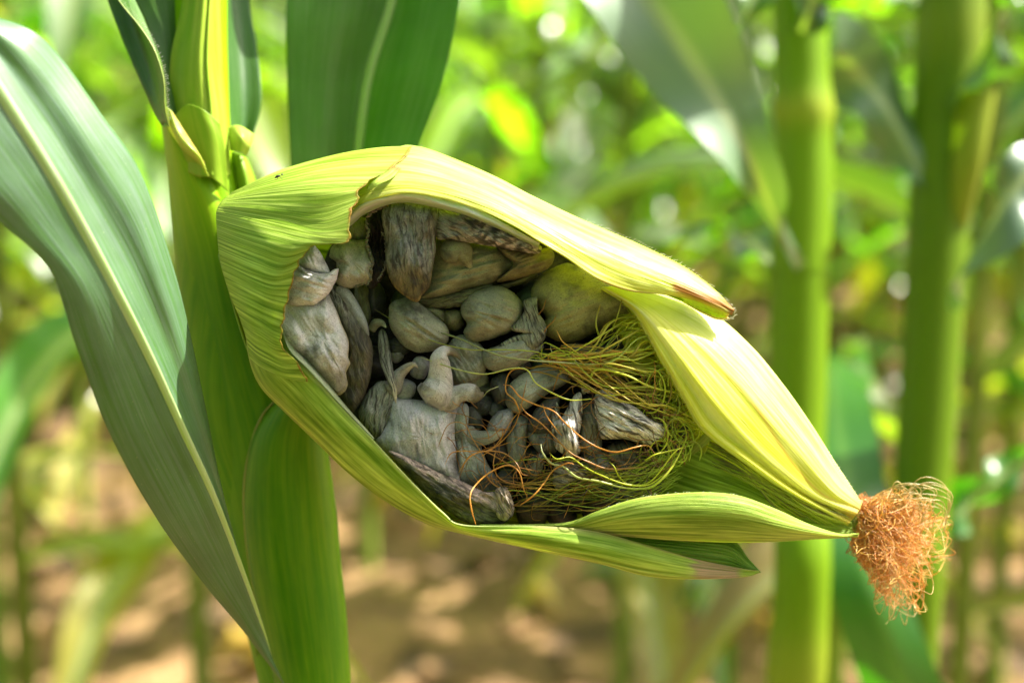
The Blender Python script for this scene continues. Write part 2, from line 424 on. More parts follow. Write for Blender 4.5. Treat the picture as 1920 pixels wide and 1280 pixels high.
def proto(seed, height=2.3, low=0.40, nl=13):
    rnd = random.Random(seed); root = bpy.data.objects.new('corn_plant', None); COL.objects.link(root); root.empty_display_size = .1
    lean = (rnd.uniform(-.05, .05), rnd.uniform(-.05, .05))
    sp = [(0, 0, -0.02), (lean[0]*.4, lean[1]*.4, height*.4), (lean[0], lean[1], height*.85)]
    stalk_mesh('stalk', sp, 0.014, 0.008, M_fstalk, root, c=(0.15, 0.23, 0.03))
    az0 = rnd.uniform(0, 6.28)
    for i in range(nl):
        h = low+(height*.86-low)*i/(nl-1); f = h/(height*.85)
        bx, by = lean[0]*f, lean[1]*f
        az = az0+(i % 2)*math.pi+rnd.uniform(-.45, .45); L = rnd.uniform(.55, .85)*(0.8+0.4*math.sin(math.pi*min(1, f)))
        up = rnd.uniform(.25, .5) if i > 1 else 0.12; dr = rnd.uniform(.25, .7) if i > 1 else 0.6
        ca, sa = math.cos(az), math.sin(az)
        pts = [(bx+ca*L*t*(.8-.12*t), by+sa*L*t*(.8-.12*t)+sa*0, h+L*(up*1.7*t-(up*1.2+dr*.75)*t*t)) for t in (0, .2, .4, .6, .8, 1)]
        cc = rnd.choice(LEAFC)
        if i < 2: cc = ((0.22, 0.24, 0.03), (0.38, 0.30, 0.08))
        leaf_mesh('leaf', pts, rnd.uniform(.08, .115), M_field, root, c0=cc[0], c1=cc[1], seed=rnd.random()*9, nu=18, nv=6,
                  tipc=(0.35, 0.27, 0.07) if rnd.random() < .4 else None)
    # tassel
    tv = []
    if height > 2.25:
        tp = Vector((lean[0], lean[1], height*.85))
        V = []; F = []; C = []; U = []
        for k in range(9):
            a = rnd.uniform(0, 6.28); sp_ = rnd.uniform(.02, .13); hh = rnd.uniform(.2, .33); b = len(V)
            for j in range(6):
                t = j/5; c_ = tp+Vector((math.cos(a)*sp_*t, math.sin(a)*sp_*t, hh*t-.1*sp_*t*t))
                for q in range(4):
                    an = q*math.pi/2; V.append(c_+Vector((math.cos(an)*.004, math.sin(an)*.004, 0))); C.append((.36, .30, .12)); U.append((t, q/4))
            for j in range(5):
                for q in range(4): F.append((b+j*4+q, b+j*4+(q+1) % 4, b+(j+1)*4+(q+1) % 4, b+(j+1)*4+q))
        mesh('tassel', V, F, M_fstalk, root, U, C)
    return root
def copy_tree(o):
    c = o.copy(); COL.objects.link(c)
    for ch in o.children:
        k = ch.copy(); COL.objects.link(k); k.parent = c
    return c
protos = [proto(s, h) for s, h in ((11, 2.35), (12, 2.2), (13, 2.4), (14, 2.1), (15, 2.3))]
used = set()
def put(x, y, kind, rz, sc, label, group):
    if kind not in used: used.add(kind); o = protos[kind]
    else: o = copy_tree(protos[kind])
    o.location = (x, y, 0); o.rotation_euler = (0, 0, rz); o.scale = (sc, sc, sc)
    return tag(o, label, 'corn plant', group)
rr_ = random.Random(21)
spots = []
y = 2.0; row = 0
while y < 14:
    half = 0.38*y+0.55; step = 0.24 if y < 6 else 0.34
    x = -half+rr_.random()*step
    while x < half:
        keep = True
        if y < 2.5: keep = (x > .1 and rr_.random() < .55) or x < -.75
        elif y < 3.3 and -0.85 < x < 0.5: keep = False
        elif y < 4.4 and -1.0 < x < 0.7: keep = rr_.random() < .4
        if keep: spots.append((x+rr_.uniform(-.07, .07), y+rr_.uniform(-.1, .1), row))
        x += step*rr_.uniform(.8, 1.2)
    y += 0.62 if y < 6 else 0.85; row += 1
def far_mass(pts):
    V = []; F = []; U = []; C = []
    for (x, y, rz, k, sc) in pts:
        ca, sa = math.cos(rz)*sc, math.sin(rz)*sc
        for ch in protos[k].children:
            me = ch.data; b = len(V)
            V += [(x+v.co.x*ca-v.co.y*sa, y+v.co.x*sa+v.co.y*ca, v.co.z*sc) for v in me.vertices]
            F += [tuple(i_+b for i_ in p.vertices) for p in me.polygons]
            g = .8+.5*((x*7.3) % 1)
            C += [tuple(q*g for q in d.color[:3]) for d in me.color_attributes['Col'].data]; U += [(v.co.z*3, (v.co.x+v.co.y)*8) for v in me.vertices]
    o = mesh('distant_corn', V, F, M_field, None, U, C)
    tag(o, 'far end of the corn field, stalks and leaves merging into one green mass', kind='stuff')
far_mass([(x, y, rr_.uniform(0, 6.28), rr_.randrange(5), rr_.uniform(.85, 1.1)) for x, y, row in spots if y > 8.2])
spots = [q for q in spots if q[1] <= 8.2]
ORD = ('leftmost', 'second from left', 'third from left', 'fourth from left', 'fifth from left', 'sixth from left', 'seventh from left', 'eighth from left', 'seventh from right', 'sixth from right', 'fifth from right', 'fourth from right', 'third from right', 'second from right', 'rightmost')
near_ = sorted([q for q in spots if q[2] <= 1], key=lambda q: q[0]/q[1]); nn_ = len(near_)
def ordw(k): return ORD[k] if k < 8 else ORD[len(ORD)-(nn_-k)] if nn_-k <= 7 else 'one from the centre'
for i, (x, y, row) in enumerate(spots):
    if row <= 1:
        lab = 'blurred corn plant, '+ordw(near_.index((x, y, row)))+' of the nearest row of plants behind the ear'; g = 'corn plants in the nearest rows behind the ear'
    elif row <= 5:
        lab = 'out-of-focus green corn plant in the middle rows of the field'; g = 'corn plants in the middle rows of the field'
    else:
        lab = 'small far green corn plant in the last rows against the bright sky'; g = 'corn plants in the far rows of the field'
    put(x, y, rr_.randrange(5), rr_.uniform(0, 6.28), rr_.uniform(.85, 1.1), lab, g)

# unseen corn rows added to shade the ear and bounce green light
for (x, y) in ((-1.5, -.5), (-1.1, -.7), (-.7, -.55), (-.3, -.75), (.1, -.6), (.45, -.7), (.85, -.55), (1.25, -.7), (-1.3, .0), (-1.2, .5), (-1.25, 1.0), (-1.4, 1.6), (-.5, -1.3), (.3, -1.3), (-1.2, -1.3), (1.0, -1.3), (1.2, 1.7), (-.1, -.95), (-.9, -1.0), (.7, -1.0)):
    put(x, y, rr_.randrange(5), rr_.uniform(0, 6.28), rr_.uniform(.95, 1.1), 'unseen corn plant added beside and behind the viewpoint for shade and green bounce', 'unseen corn plants added around the viewpoint for shade')

# --- the two thick neighbouring plants on the right
def up_from(px, py, d): return PD(px, py, d)
nb = bpy.data.objects.new('corn_plant', None); COL.objects.link(nb)
tag(nb, 'blurred corn plant with thick yellow-green stalk and greyish leaf, right of the ear', 'corn plant')
D1 = 0.80
gx = lambda px, py, d: PD(px, py, d)
base1 = gx(1497, 1280, D1)
stalk_mesh('stalk', [(base1.x-.03, base1.y+.03, 0), gx(1490, 1290, D1), gx(1492, 900, D1), gx(1500, 500, D1)], 0.0120, 0.0165, M_nstalk, nb, c=(0.14, 0.26, 0.003), nodes=2.0, cn=(.24, .31, .02), n=60, ring=20)
stalk_mesh('stalk', [gx(1500, 500, D1), gx(1508, 300, D1), gx(1500, 60, D1), gx(1490, -200, D1), gx(1480, -700, D1)], 0.0170, 0.012, M_nstalk, nb, c=(0.15, 0.28, 0.003), nodes=2, cn=(.26, .33, .02), n=60, ring=20)
nb.children[1].name = 'stalk_sheath'
leaf_mesh('leaf', [gx(1500, 500, D1-.03), gx(1450, 400, D1-.06), gx(1400, 290, D1-.09), gx(1320, 150, D1-.10), gx(1230, 20, D1-.10), gx(1150, -90, D1-.1)], 0.062, M_ngrey, nb,
          c0=(0.10, 0.18, 0.08), c1=(0.14, 0.22, 0.12), side=Vector((1, .1, .55)), fold=.30, mid=(0.30, 0.36, 0.2), seed=2, prof=lambda t: .12+.88*sm(.1, .85, t))
leaf_mesh('leaf', [gx(1500, 130, D1+.02), gx(1560, 100, D1+.03), gx(1620, 150, D1+.05), gx(1680, 230, D1+.05), gx(1740, 360, D1+.05)], 0.05, M_ngrey, nb,
          c0=(0.11, 0.19, 0.09), c1=(0.13, 0.21, 0.11), side=Vector((1, .2, .4)), fold=.3, seed=4)
leaf_mesh('leaf', [gx(1500, -200, D1), gx(1440, -120, D1-.05), gx(1420, -20, D1-.06), gx(1380, 60, D1-.06)], 0.05, M_near, nb, c0=(.07, .15, .02), c1=(.07, .15, .02), side=Vector((.8, .3, .4)), seed=5)
leaf_mesh('leaf', [gx(1500, 60, D1-.017), gx(1540, -40, D1-.03), gx(1600, -160, D1-.03)], 0.035, M_near, nb, c0=(.03, .07, .01), c1=(.04, .09, .02), side=Vector((1, .3, .2)), seed=6)
leaf_mesh('leaf', [gx(1470, 520, D1), gx(1400, 450, D1+.08), gx(1330, 430, D1+.12), gx(1250, 470, D1+.15)], 0.035, M_near, nb, c0=(.06, .13, .02), c1=(.06, .12, .03), seed=7)
nb2 = bpy.data.objects.new('corn_plant', None); COL.objects.link(nb2)
tag(nb2, 'darker out-of-focus corn plant at the far right with yellowish leaf sheath and drooping grey-green leaf', 'corn plant')
D2 = 0.86
b2 = gx(1740, 1280, D2)
stalk_mesh('stalk', [(b2.x-.02, b2.y+.02, 0), gx(1700, 1290, D2), gx(1730, 900, D2), gx(1755, 500, D2), gx(1770, 200, D2), gx(1790, -100, D2), gx(1800, -600, D2)], 0.0125, 0.020, M_nstalk, nb2, c=(0.11, 0.20, 0.004), nodes=3, cn=(.17, .24, .01), n=80, ring=20)
stalk_mesh('stalk_sheath', [gx(1795, 420, D2-.01), gx(1815, 300, D2-.02), gx(1830, 170, D2-.02)], 0.007, 0.012, M_nstalk, nb2, c=(0.22, 0.28, 0.02), nodes=.01)
leaf_mesh('leaf', [gx(1780, 540, D2-.04), gx(1830, 460, D2-.08), gx(1880, 380, D2-.10), gx(1960, 300, D2-.10), gx(2050, 260, D2-.1)], 0.055, M_ngrey, nb2, c0=(.08, .14, .07), c1=(.10, .17, .09), side=Vector((.5, .2, .9)), seed=1)
leaf_mesh('leaf', [gx(1790, 200, D2-.02), gx(1840, 90, D2-.05), gx(1900, 0, D2-.06), gx(1990, -60, D2-.05)], 0.05, M_near, nb2, c0=(.05, .11, .03), c1=(.07, .13, .04), side=Vector((.6, .2, .7)), seed=3)
leaf_mesh('leaf', [gx(1750, 30, D2), gx(1700, -20, D2+.05), gx(1640, 0, D2+.08), gx(1590, 80, D2+.10)], 0.05, M_near, nb2, c0=(.07, .15, .03), c1=(.1, .18, .05), seed=8)
leaf_mesh('leaf', [gx(1740, 980, D2), gx(1800, 960, D2-.01), gx(1870, 900, D2), gx(1950, 830, D2)], 0.035, M_near, nb2, c0=(.05, .16, .015), c1=(.05, .16, .015), side=Vector((.4, .2, 1)), seed=9)
# dark green drooping leaf behind the silk
dl = bpy.data.objects.new('corn_plant', None); COL.objects.link(dl)
tag(dl, 'corn plant whose dark green drooping leaf hangs behind the orange silk tuft', 'corn plant')
D3 = 0.98
b3 = gx(1560, 700, D3+.12)
stalk_mesh('stalk', [(b3.x, b3.y+.05, 0), gx(1590, 900, D3+.14), gx(1600, 640, D3+.14)], 0.011, .009, M_nstalk, dl, c=(0.15, 0.24, 0.02), nodes=3)
leaf_mesh('leaf', [gx(1600, 650, D3+.14), gx(1560, 700, D3), gx(1580, 850, D3-.10), gx(1620, 1050, D3-.16), gx(1680, 1240, D3-.16), gx(1750, 1420, D3-.14)], 0.055, M_near, dl,
          c0=(.035, .14, .012), c1=(.035, .14, .012), mid=(.08, .2, .03), side=Vector((1, .15, .25)), fold=.2, seed=3, prof=lambda t: .35+.65*sm(0, .3, t)*(1-.3*t))
leaf_mesh('leaf', [gx(1600, 640, D3+.14), gx(1570, 690, D3+.05), gx(1620, 740, D3), gx(1680, 800, D3), gx(1760, 900, D3+.02)], 0.035, M_near, dl, c0=(.14, .20, .08), c1=(.2, .22, .1), side=Vector((.6, .1, .8)), seed=5)

# --- weeds, dead leaf and dry husk scraps on the ground
def onground(px, py, h=0.0):
    d = (PD(px, py, 1.0)-CAM); k = (CAM.z-h)/(-d.z); return CAM+d*k
def weed(px, py, s, seed, label, n=7):
    rnd = random.Random(seed); root = bpy.data.objects.new('weed', None); COL.objects.link(root); root.location = onground(px, py, 0)
    tag(root, label, 'weed')
    for k in range(n):
        a = rnd.uniform(0, 6.28); L = s*rnd.uniform(.6, 1)
        pts = [(math.cos(a)*L*t*.8, math.sin(a)*L*t*.8, 0.01+L*(1.1*t-.8*t*t)) for t in (0, .3, .6, 1)]
        g = rnd.uniform(.8, 1.3)
        leaf_mesh('leaf', pts, L*.5, M_field, root, c0=(.07*g, .20*g, .05*g), c1=(.08*g, .22*g, .05*g), nu=8, nv=4, seed=k, wave=.002, midw=0,
                  prof=lambda t: math.sin(math.pi*min(1, t*.95+.05))**.7)
    return root
weed(1215, 1190, .09, 1, 'bright green little weed on the soil below the ear husk tip')
weed(1290, 1150, .12, 2, 'pale green weed to the right of the bright green little one')
weed(1150, 1100, .10, 3, 'bluish green seedling below the middle of the ear')
weed(70, 950, .16, 4, 'blue-green broad-leaved weed at the left edge of the picture', 9)
weed(1290, 1270, .07, 5, 'small green weed at the bottom edge under the husk tip')
weed(740, 900, .12, 6, 'blue-green weed just right of the thick stalk')
weed(1340, 1090, .14, 7, 'loose light green weed near the pale dry husks')
def scrap(px, py, s, seed, label, col=(.62, .50, .30), n=3, cat='dry husk'):
    rnd = random.Random(seed); root = bpy.data.objects.new('dry_husk', None); COL.objects.link(root); root.location = onground(px, py, 0)
    tag(root, label, cat)
    for k in range(n):
        a = rnd.uniform(-.6, .6)+k*1.3; L = s*rnd.uniform(.7, 1)
        pts = [(math.cos(a)*L*(t-.5), math.sin(a)*L*(t-.5)*.6, .02+s*.35*math.sin(math.pi*t)+s*.12*k) for t in (0, .3, .6, 1)]
        g = rnd.uniform(.85, 1.2)
        leaf_mesh('husk', pts, s*.55, M_huskY, root, c0=tuple(g*x for x in col), c1=tuple(g*x for x in col), nu=10, nv=6, seed=k, wave=.008, midw=0, fold=.5,
                  prof=lambda t: math.sin(math.pi*min(1, t*.9+.06))**.6)
scrap(1005, 1165, .085, 1, 'cream dry husk scrap on the soil at bottom centre')
scrap(1385, 1190, .075, 2, 'left one of the two pinkish pale dry husks at bottom right', (.66, .46, .32))
scrap(1440, 1215, .07, 3, 'right one of the two pinkish pale dry husks at bottom right', (.68, .48, .34))
scrap(750, 985, .16, 4, 'yellow dry husk lying right of the thick stalk', (.60, .42, .14), 2)
scrap(470, 1265, .12, 5, 'tan dry husk at the bottom edge left of the thick stalk', (.55, .38, .14), 2)
scrap(1690, 620, .30, 8, 'large straw-coloured dry husk between the two blurred right stalks', (.62, .46, .26), 3)
scrap(1880, 1040, .10, 9, 'pale dry husk at the right edge behind the stalks', (.55, .5, .25), 2)
gd = onground(105, 985); ge = onground(225, 850)
dlf = bpy.data.objects.new('dead_leaf', None); COL.objects.link(dlf); tag(dlf, 'long straw-yellow dead leaf slanting up from the soil on the left', 'dead leaf')
leaf_mesh('blade', [gd+Vector((0, 0, .02)), gd.lerp(ge, .35)+Vector((0, -.05, .10)), gd.lerp(ge, .7)+Vector((0, -.1, .16)), ge+Vector((.03, -.15, .22))], .085, M_field, dlf, c0=(.42, .33, .10), c1=(.36, .34, .08), seed=2)
for (px, D, kd, rz, lab) in ((350, 1.95, 1, .6, 'thin blurred corn stalk standing on the soil just left of the big foreground stalk'), (12, 1.75, 3, 2.2, 'yellowish blurred corn stalk at the bottom left corner'),
        (685, 2.8, 0, 1.1, 'blurred corn plant whose stalk meets the soil right of the big foreground stalk'), (1000, 2.65, 2, 2.9, 'blurred corn plant rooted by the cream dry husk at bottom centre'),
        (1835, 1.55, 4, 2.0, 'yellow-green blurred corn plant between the dark right stalk and the right edge'), (1905, 2.0, 1, 1.9, 'pale blurred corn plant at the very right edge')):
    q = PD(px, 640, D); put(q.x, q.y, kd, rz, 1.0, lab, None)

# ------------------------------------------------------------------ THE PLANT
plant = bpy.data.objects.new('corn_plant', None); COL.objects.link(plant)
tag(plant, 'sharp foreground corn plant bearing the split ear full of grey swollen smut galls', 'corn plant')

# main stalk
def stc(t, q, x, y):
    c = lerp3((0.27, 0.43, 0.008), (0.085, 0.21, 0.002), sm(300, 560, y)); n_ = .12*fbm(x/60, y/200)  # ear's shade painted in: the green darkens down the stalk
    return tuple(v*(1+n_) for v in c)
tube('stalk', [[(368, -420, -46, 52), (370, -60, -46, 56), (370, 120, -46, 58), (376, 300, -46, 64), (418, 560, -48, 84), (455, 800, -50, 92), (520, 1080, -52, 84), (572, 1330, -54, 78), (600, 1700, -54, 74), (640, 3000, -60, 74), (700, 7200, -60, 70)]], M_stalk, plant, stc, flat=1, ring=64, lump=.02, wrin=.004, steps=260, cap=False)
# upper sheath ending in the collar, drawn as patches wrapped round the stalk
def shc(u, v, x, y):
    return lerp3((0.27, 0.43, 0.008), (0.085, 0.21, 0.002), sm(330, 560, y))  # same painted ear shade, darker down the sheath
def wrap(name, left, right, z0, bul, mat, colf, nu=90, nv=40, thick=.5, disp=None):
    """sheath from two edge lines running down the stalk, bulging towards the viewer between them"""
    nu_ = 8; A = spline(left, nu_); B = spline(right, nu_); rows = []
    for s in (0, .03, .12, .25, .4, .5, .6, .75, .88, .97, 1):
        rows.append([(a[0]+(b[0]-a[0])*s, a[1]+(b[1]-a[1])*s, a[2]+(b[2]-a[2])*s+z0+bul*math.sqrt(max(0.0, 1-(2*s-1)**2))) for a, b in zip(A, B)])
    return patch(name, rows, mat, colf, plant, nu, nv, thick, disp)
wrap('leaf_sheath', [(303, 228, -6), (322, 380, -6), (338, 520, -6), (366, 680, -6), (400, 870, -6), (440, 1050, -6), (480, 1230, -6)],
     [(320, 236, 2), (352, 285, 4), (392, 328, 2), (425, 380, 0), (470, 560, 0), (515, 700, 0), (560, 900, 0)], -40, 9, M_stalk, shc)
# small pale ligule and inner sheath
def ligc(u, v, x, y): return lerp3((0.42, 0.52, 0.08), (0.46, 0.34, 0.08), sm(.55, 1, v+.3*nz(u*9)))
patch('collar', [[(308, 200, -24), (316, 240, -25), (345, 282, -23), (375, 308, -23), (392, 332, -26)], [(318, 205, -22), (330, 243, -21), (352, 272, -19), (374, 294, -20), (386, 318, -24)], [(326, 215, -23), (342, 240, -23), (356, 262, -23), (370, 284, -23), (382, 305, -26)]], M_huskY, ligc, plant, 50, 12)
patch('collar', [[(425, 240, -40), (430, 262, -38), (432, 282, -38)], [(448, 236, -38), (452, 258, -34), (450, 285, -36)], [(476, 252, -40), (470, 275, -38), (462, 292, -40)]], M_stalk, lambda u, v, x, y: (.42, .48, .10), plant, 20, 14)
def upc(u, v, x, y): return lerp3((0.30, 0.38, 0.04), (0.20, 0.30, 0.025), v)
patch('leaf_sheath', [[(330, 215, -30), (327, 250, -31), (345, 290, -31), (365, 340, -34)], [(350, 196, -28), (356, 240, -28), (368, 280, -28), (385, 330, -30)], [(380, 205, -27), (392, 240, -27), (400, 285, -28), (406, 340, -30)], [(412, 232, -29), (420, 270, -30), (424, 310, -32), (428, 360, -36)]], M_stalk, upc, plant, 60, 40)
patch('leaf_sheath', [[(432, 282, -44), (430, 320, -44), (440, 370, -44)], [(448, 290, -40), (455, 320, -38), (462, 360, -38)], [(462, 296, -42), (474, 322, -42), (484, 350, -42)]], M_stalk, lambda u, v, x, y: (.20, .30, .03), plant, 24, 16)
# rolled upper sheath whose seam runs down the right of the stalk
def seamc(u, v, x, y): return lerp3((0.27, 0.36, 0.045), (0.34, 0.41, 0.06), v)
patch('leaf_sheath', [[(352, -300, -32), (348, -40, -32), (320, 110, -34), (318, 215, -36), (322, 300, -38)], [(372, -300, -27), (374, -40, -28), (362, 110, -28), (362, 215, -29), (368, 330, -30)], [(400, -300, -28), (392, -40, -29), (388, 110, -29), (402, 215, -30), (412, 330, -31)], [(420, -300, -36), (412, -40, -37), (416, 110, -37), (426, 215, -38), (432, 330, -40)]], M_stalk, seamc, plant, 130, 60,
      disp=lambda u, v, x, y: .5*math.sin(v*26+u*3)*.35+1.0*math.exp(-((v-.62-.1*math.sin(u*4))/.03)**2))
# lower sheath, ear shade and sunlit right edge painted into its green
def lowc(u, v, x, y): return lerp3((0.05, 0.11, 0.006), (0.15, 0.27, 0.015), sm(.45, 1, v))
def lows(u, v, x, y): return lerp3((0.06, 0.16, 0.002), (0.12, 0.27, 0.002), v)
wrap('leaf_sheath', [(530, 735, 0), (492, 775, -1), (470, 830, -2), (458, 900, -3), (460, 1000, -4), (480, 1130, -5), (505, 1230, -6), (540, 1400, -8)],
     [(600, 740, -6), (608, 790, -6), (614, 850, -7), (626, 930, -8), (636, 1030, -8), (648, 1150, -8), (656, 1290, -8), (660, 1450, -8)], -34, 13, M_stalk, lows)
# sheath margin
strands('sheath_margin', [([(530, 738, -31), (494, 775, -32), (472, 830, -33), (459, 900, -34), (461, 1000, -36), (481, 1130, -37), (506, 1230, -38)], 2.6, (.42, .36, .08), (.30, .34, .06))], plant, M_silk)

# hero leaves
def lfc(a, b):
    def f(u, v, x, y):
        n_ = 1+.15*fbm(x/90, y/90); return tuple(q*n_ for q in lerp3(a, b, u))
    return f
BIGL = (0.15, 0.235, 0.185); BIGD = (0.08, 0.17, 0.075)  # greyish from leaf wax, with sky sheen put into the colour
mid = [(-90, 30, 62), (-10, 160, 58), (80, 300, 52), (150, 420, 46), (230, 570, 38), (290, 690, 30), (340, 800, 22), (400, 930, 10), (450, 1060, -4), (486, 1160, -14), (512, 1240, -22)]
lft = [(-220, 120, 66), (-150, 260, 66), (-60, 360, 60), (10, 425, 54), (95, 505, 48), (140, 640, 40), (205, 810, 28), (290, 965, 14), (380, 1090, -2), (455, 1180, -14), (535, 1285, -22)]
rgt = [(-20, 30, 50), (60, 58, 46), (115, 110, 40), (190, 215, 36), (262, 320, 30), (318, 480, 24), (350, 600, 16), (386, 770, 6), (412, 900, -4), (445, 1040, -16), (500, 1200, -24)]
mm = lambda A, B, t, dz: [(a[0]+(b[0]-a[0])*t, a[1]+(b[1]-a[1])*t, a[2]+(b[2]-a[2])*t+dz) for a, b in zip(A, B)]
lf = patch('leaf', [lft, mm(lft, mid, .33, 1.5), mm(lft, mid, .68, 1), mid, mm(mid, rgt, .33, -1), mm(mid, rgt, .66, 2), rgt], M_leaf, lfc(BIGL, BIGD), plant, 120, 60, .3,
           disp=lambda u, v, x, y: .5*math.sin(u*7+v*2)*abs(v-.5)*2)
tube('midrib', [[(a, b, c+.6, 15-12*(k/10)) for k, (a, b, c) in enumerate(mid)]], M_rib, lf, lambda t, q, x, y: lerp3((.46, .54, .42), (.40, .52, .22), t), flat=.4, ring=14, lump=.0, wrin=0, steps=70)
# leaf behind the ear top
l_ = [(545, 330, -78), (538, 150, -74), (536, 0, -70), (540, -150, -70), (555, -420, -80), (620, -700, -110)]
m_ = [(665, 330, -90), (690, 150, -86), (735, 0, -84), (760, -150, -82), (770, -420, -90), (700, -780, -118)]
r_ = [(775, 300, -72), (830, 150, -66), (862, 0, -62), (880, -150, -62), (870, -420, -72), (770, -760, -105)]
lf2 = patch('leaf', [l_, mm(l_, m_, .5, 3), m_, mm(m_, r_, .5, -1), r_], M_leaf, lfc((0.09, 0.21, 0.04), (0.09, 0.19, 0.05)), plant, 90, 50, .3)
tube('midrib', [[(a, b, c+.7, 9) for a, b, c in m_]], M_rib, lf2, lambda t, q, x, y: (.30, .42, .18), flat=.4, ring=12, lump=0, wrin=0, steps=60)
# leaf to the right of the upper stalk
l_ = [(436, 262, -56), (424, 180, -58), (414, 90, -60), (408, -20, -62), (400, -200, -70), (420, -460, -90)]
r_ = [(474, 256, -62), (490, 190, -66), (482, 90, -72), (466, -20, -76), (470, -200, -80), (450, -470, -96)]
patch('leaf', [l_, mm(l_, r_, .5, -4), r_], M_leaf, lfc((0.05, 0.14, 0.02), (0.05, 0.13, 0.02)), plant, 60, 24, .3)
# leaf on the left of the upper stalk, with the hairy ruffled margin
o1 = [(304, 236, -26), (292, 215, -28), (262, 150, -30), (228, 70, -32), (198, -10, -34), (150, -150, -30), (90, -330, -20)]
m1 = [(310, 232, -22), (300, 190, -24), (280, 120, -28), (255, 50, -31), (232, -20, -32), (190, -150, -28), (120, -330, -16)]
e1 = [(318, 238, -20), (309, 200, -15), (307, 150, -13), (290, 95, -14), (262, 50, -16), (222, 0, -18), (190, -60, -20), (150, -330, -8)]
lf3 = patch('leaf', [o1, m1, e1], M_leaf, lfc((0.06, 0.15, 0.015), (0.06, 0.16, 0.02)), plant, 80, 30, .3)
# broad inner blade between that margin and the stalk
patch('leaf', [[(318, 240, -30), (306, 130, -34), (272, 40, -36), (240, -40, -36), (210, -200, -36)], [(330, 240, -32), (322, 130, -36), (310, 40, -38), (292, -40, -38), (270, -200, -38)], [(345, 240, -36), (345, 130, -40), (352, 40, -42), (352, -40, -42), (350, -200, -42)]], M_leaf, lfc((0.08, 0.17, 0.02), (0.07, 0.15, 0.02)), plant, 60, 24, .3)
cs = []
S = spline(e1, 150)
rh = random.Random(4)
for k in range(3, 110):
    x, y, z = S[k]
    for q in range(2):
        L = rh.uniform(4, 10); a = rh.uniform(-.5, .5)
        cs.append(([(x, y, z), (x+L*.6, y-L*.3+a, z+.2), (x+L, y-L*.5+a*3, z+.4)], .45, (.75, .78, .6), (.85, .85, .75)))
tag(strands('leaf_hairs', cs, plant), kind='stuff')
strands('leaf_margin', [([(a, b, c+.2) for a, b, c in e1], 1.4, (.55, .65, .2), (.55, .65, .3))], plant)

# ------------------------------------------------------------------ THE EAR
def gcol(base, tipc=None, e0=.88, var=.18, edge=None, topy=None):
    s = random.random()*50
    def f(t, q, x, y):
        n_ = 1+var*fbm(x/40+s, y/40, s, 2)
        c = tuple(b*n_ for b in base)
        if tipc: c = lerp3(c, tipc, sm(e0-.15, min(1, e0+.12), t+.12*fbm(x/15, y/15, s)))
        if edge: c = lerp3(c, edge, sm(.90, .98, t))
        return c
    return f
GR = (0.275, 0.256, 0.25); GD = (0.07, 0.066, 0.055); GP = (0.42, 0.40, 0.36); GO = (0.19, 0.19, 0.085); BR = (0.10, 0.075, 0.03); GS = (0.46, 0.442, 0.45)  # GD has depth shade painted in, GS the sunlight on the left galls
ear = blob('corn_ear', K1([(250, 180), (450, 60), (800, 90), (1150, 260), (1400, 480), (1560, 800), (1450, 1080), (1150, 1190), (850, 1190), (560, 1040), (330, 820), (160, 500)]), -20, 9, M_torn, plant,
           gcol((0.05, 0.04, 0.025)), lump=.25, na=90, grow=0)
ear['label'] = 'split corn ear swollen with grey smut galls, orange silk at its tip'

# --- husks
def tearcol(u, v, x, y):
    c = lerp3((0.22, 0.42, 0.004), (0.38, 0.54, 0.015), sm(640, 300, y)*.8+.25*fbm(x/50, y/50))  # overhead sunlight painted in: paler towards the top, darker below
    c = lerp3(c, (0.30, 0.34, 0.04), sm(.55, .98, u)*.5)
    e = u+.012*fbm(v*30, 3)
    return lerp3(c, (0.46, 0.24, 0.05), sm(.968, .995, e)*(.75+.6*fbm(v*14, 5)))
ribsA = lambda u, v, x, y: .16*fbm(u*2, v*34, 1)+.7*fbm(u*1.6+4, v*5, 2)*math.sin(math.pi*min(1, u*1.1))
A = [[(450, 376, -28), (540, 338, -22), (630, 308, -18), (710, 292, -15), (770, 287, -12)],
     [(440, 360, -8), (520, 322, -2), (620, 293, 2), (700, 279, 3), (772, 275, 3)],
     [(428, 368, -6), (500, 345, 6), (590, 322, 12), (670, 312, 14), (745, 310, 14)],
     [(418, 376, -4), (480, 365, 8), (560, 356, 16), (620, 352, 20), (682, 350, 20)],
     [(411, 385, -2), (465, 388, 10), (540, 396, 18), (605, 400, 22), (672, 378, 22)],
     [(408, 392, -1), (460, 400, 10), (530, 412, 18), (600, 426, 23), (655, 412, 24)],
     [(406, 402, 0), (455, 414, 11), (520, 431, 19), (590, 447, 24), (654, 453, 25)],
     [(407, 425, 2), (450, 440, 12), (500, 456, 20), (545, 468, 23), (592, 461, 24)],
     [(409, 450, 3), (445, 465, 12), (490, 482, 19), (530, 495, 22), (566, 482, 23)],
     [(412, 480, 4), (445, 495, 12), (480, 510, 18), (515, 521, 21), (550, 514, 22)],
     [(420, 515, 5), (450, 530, 12), (480, 545, 17), (510, 558, 20), (542, 565, 21)],
     [(435, 560, 5), (460, 575, 12), (485, 588, 16), (509, 600, 19), (529, 608, 20)],
     [(452, 600, 5), (472, 616, 11), (495, 630, 15), (515, 643, 18), (531, 648, 19)],
     [(464, 640, 4), (482, 656, 9), (505, 669, 13), (530, 681, 16), (560, 682, 18)],
     [(469, 672, 2), (488, 688, 7), (515, 701, 12), (545, 711, 15), (578, 716, 17)]]
patch('husk', A, M_husk, tearcol, ear, 150, 230, .35, ribsA, jag=7, zoff=1)['label'] = 'striped green outer husk with torn brown edge, left'
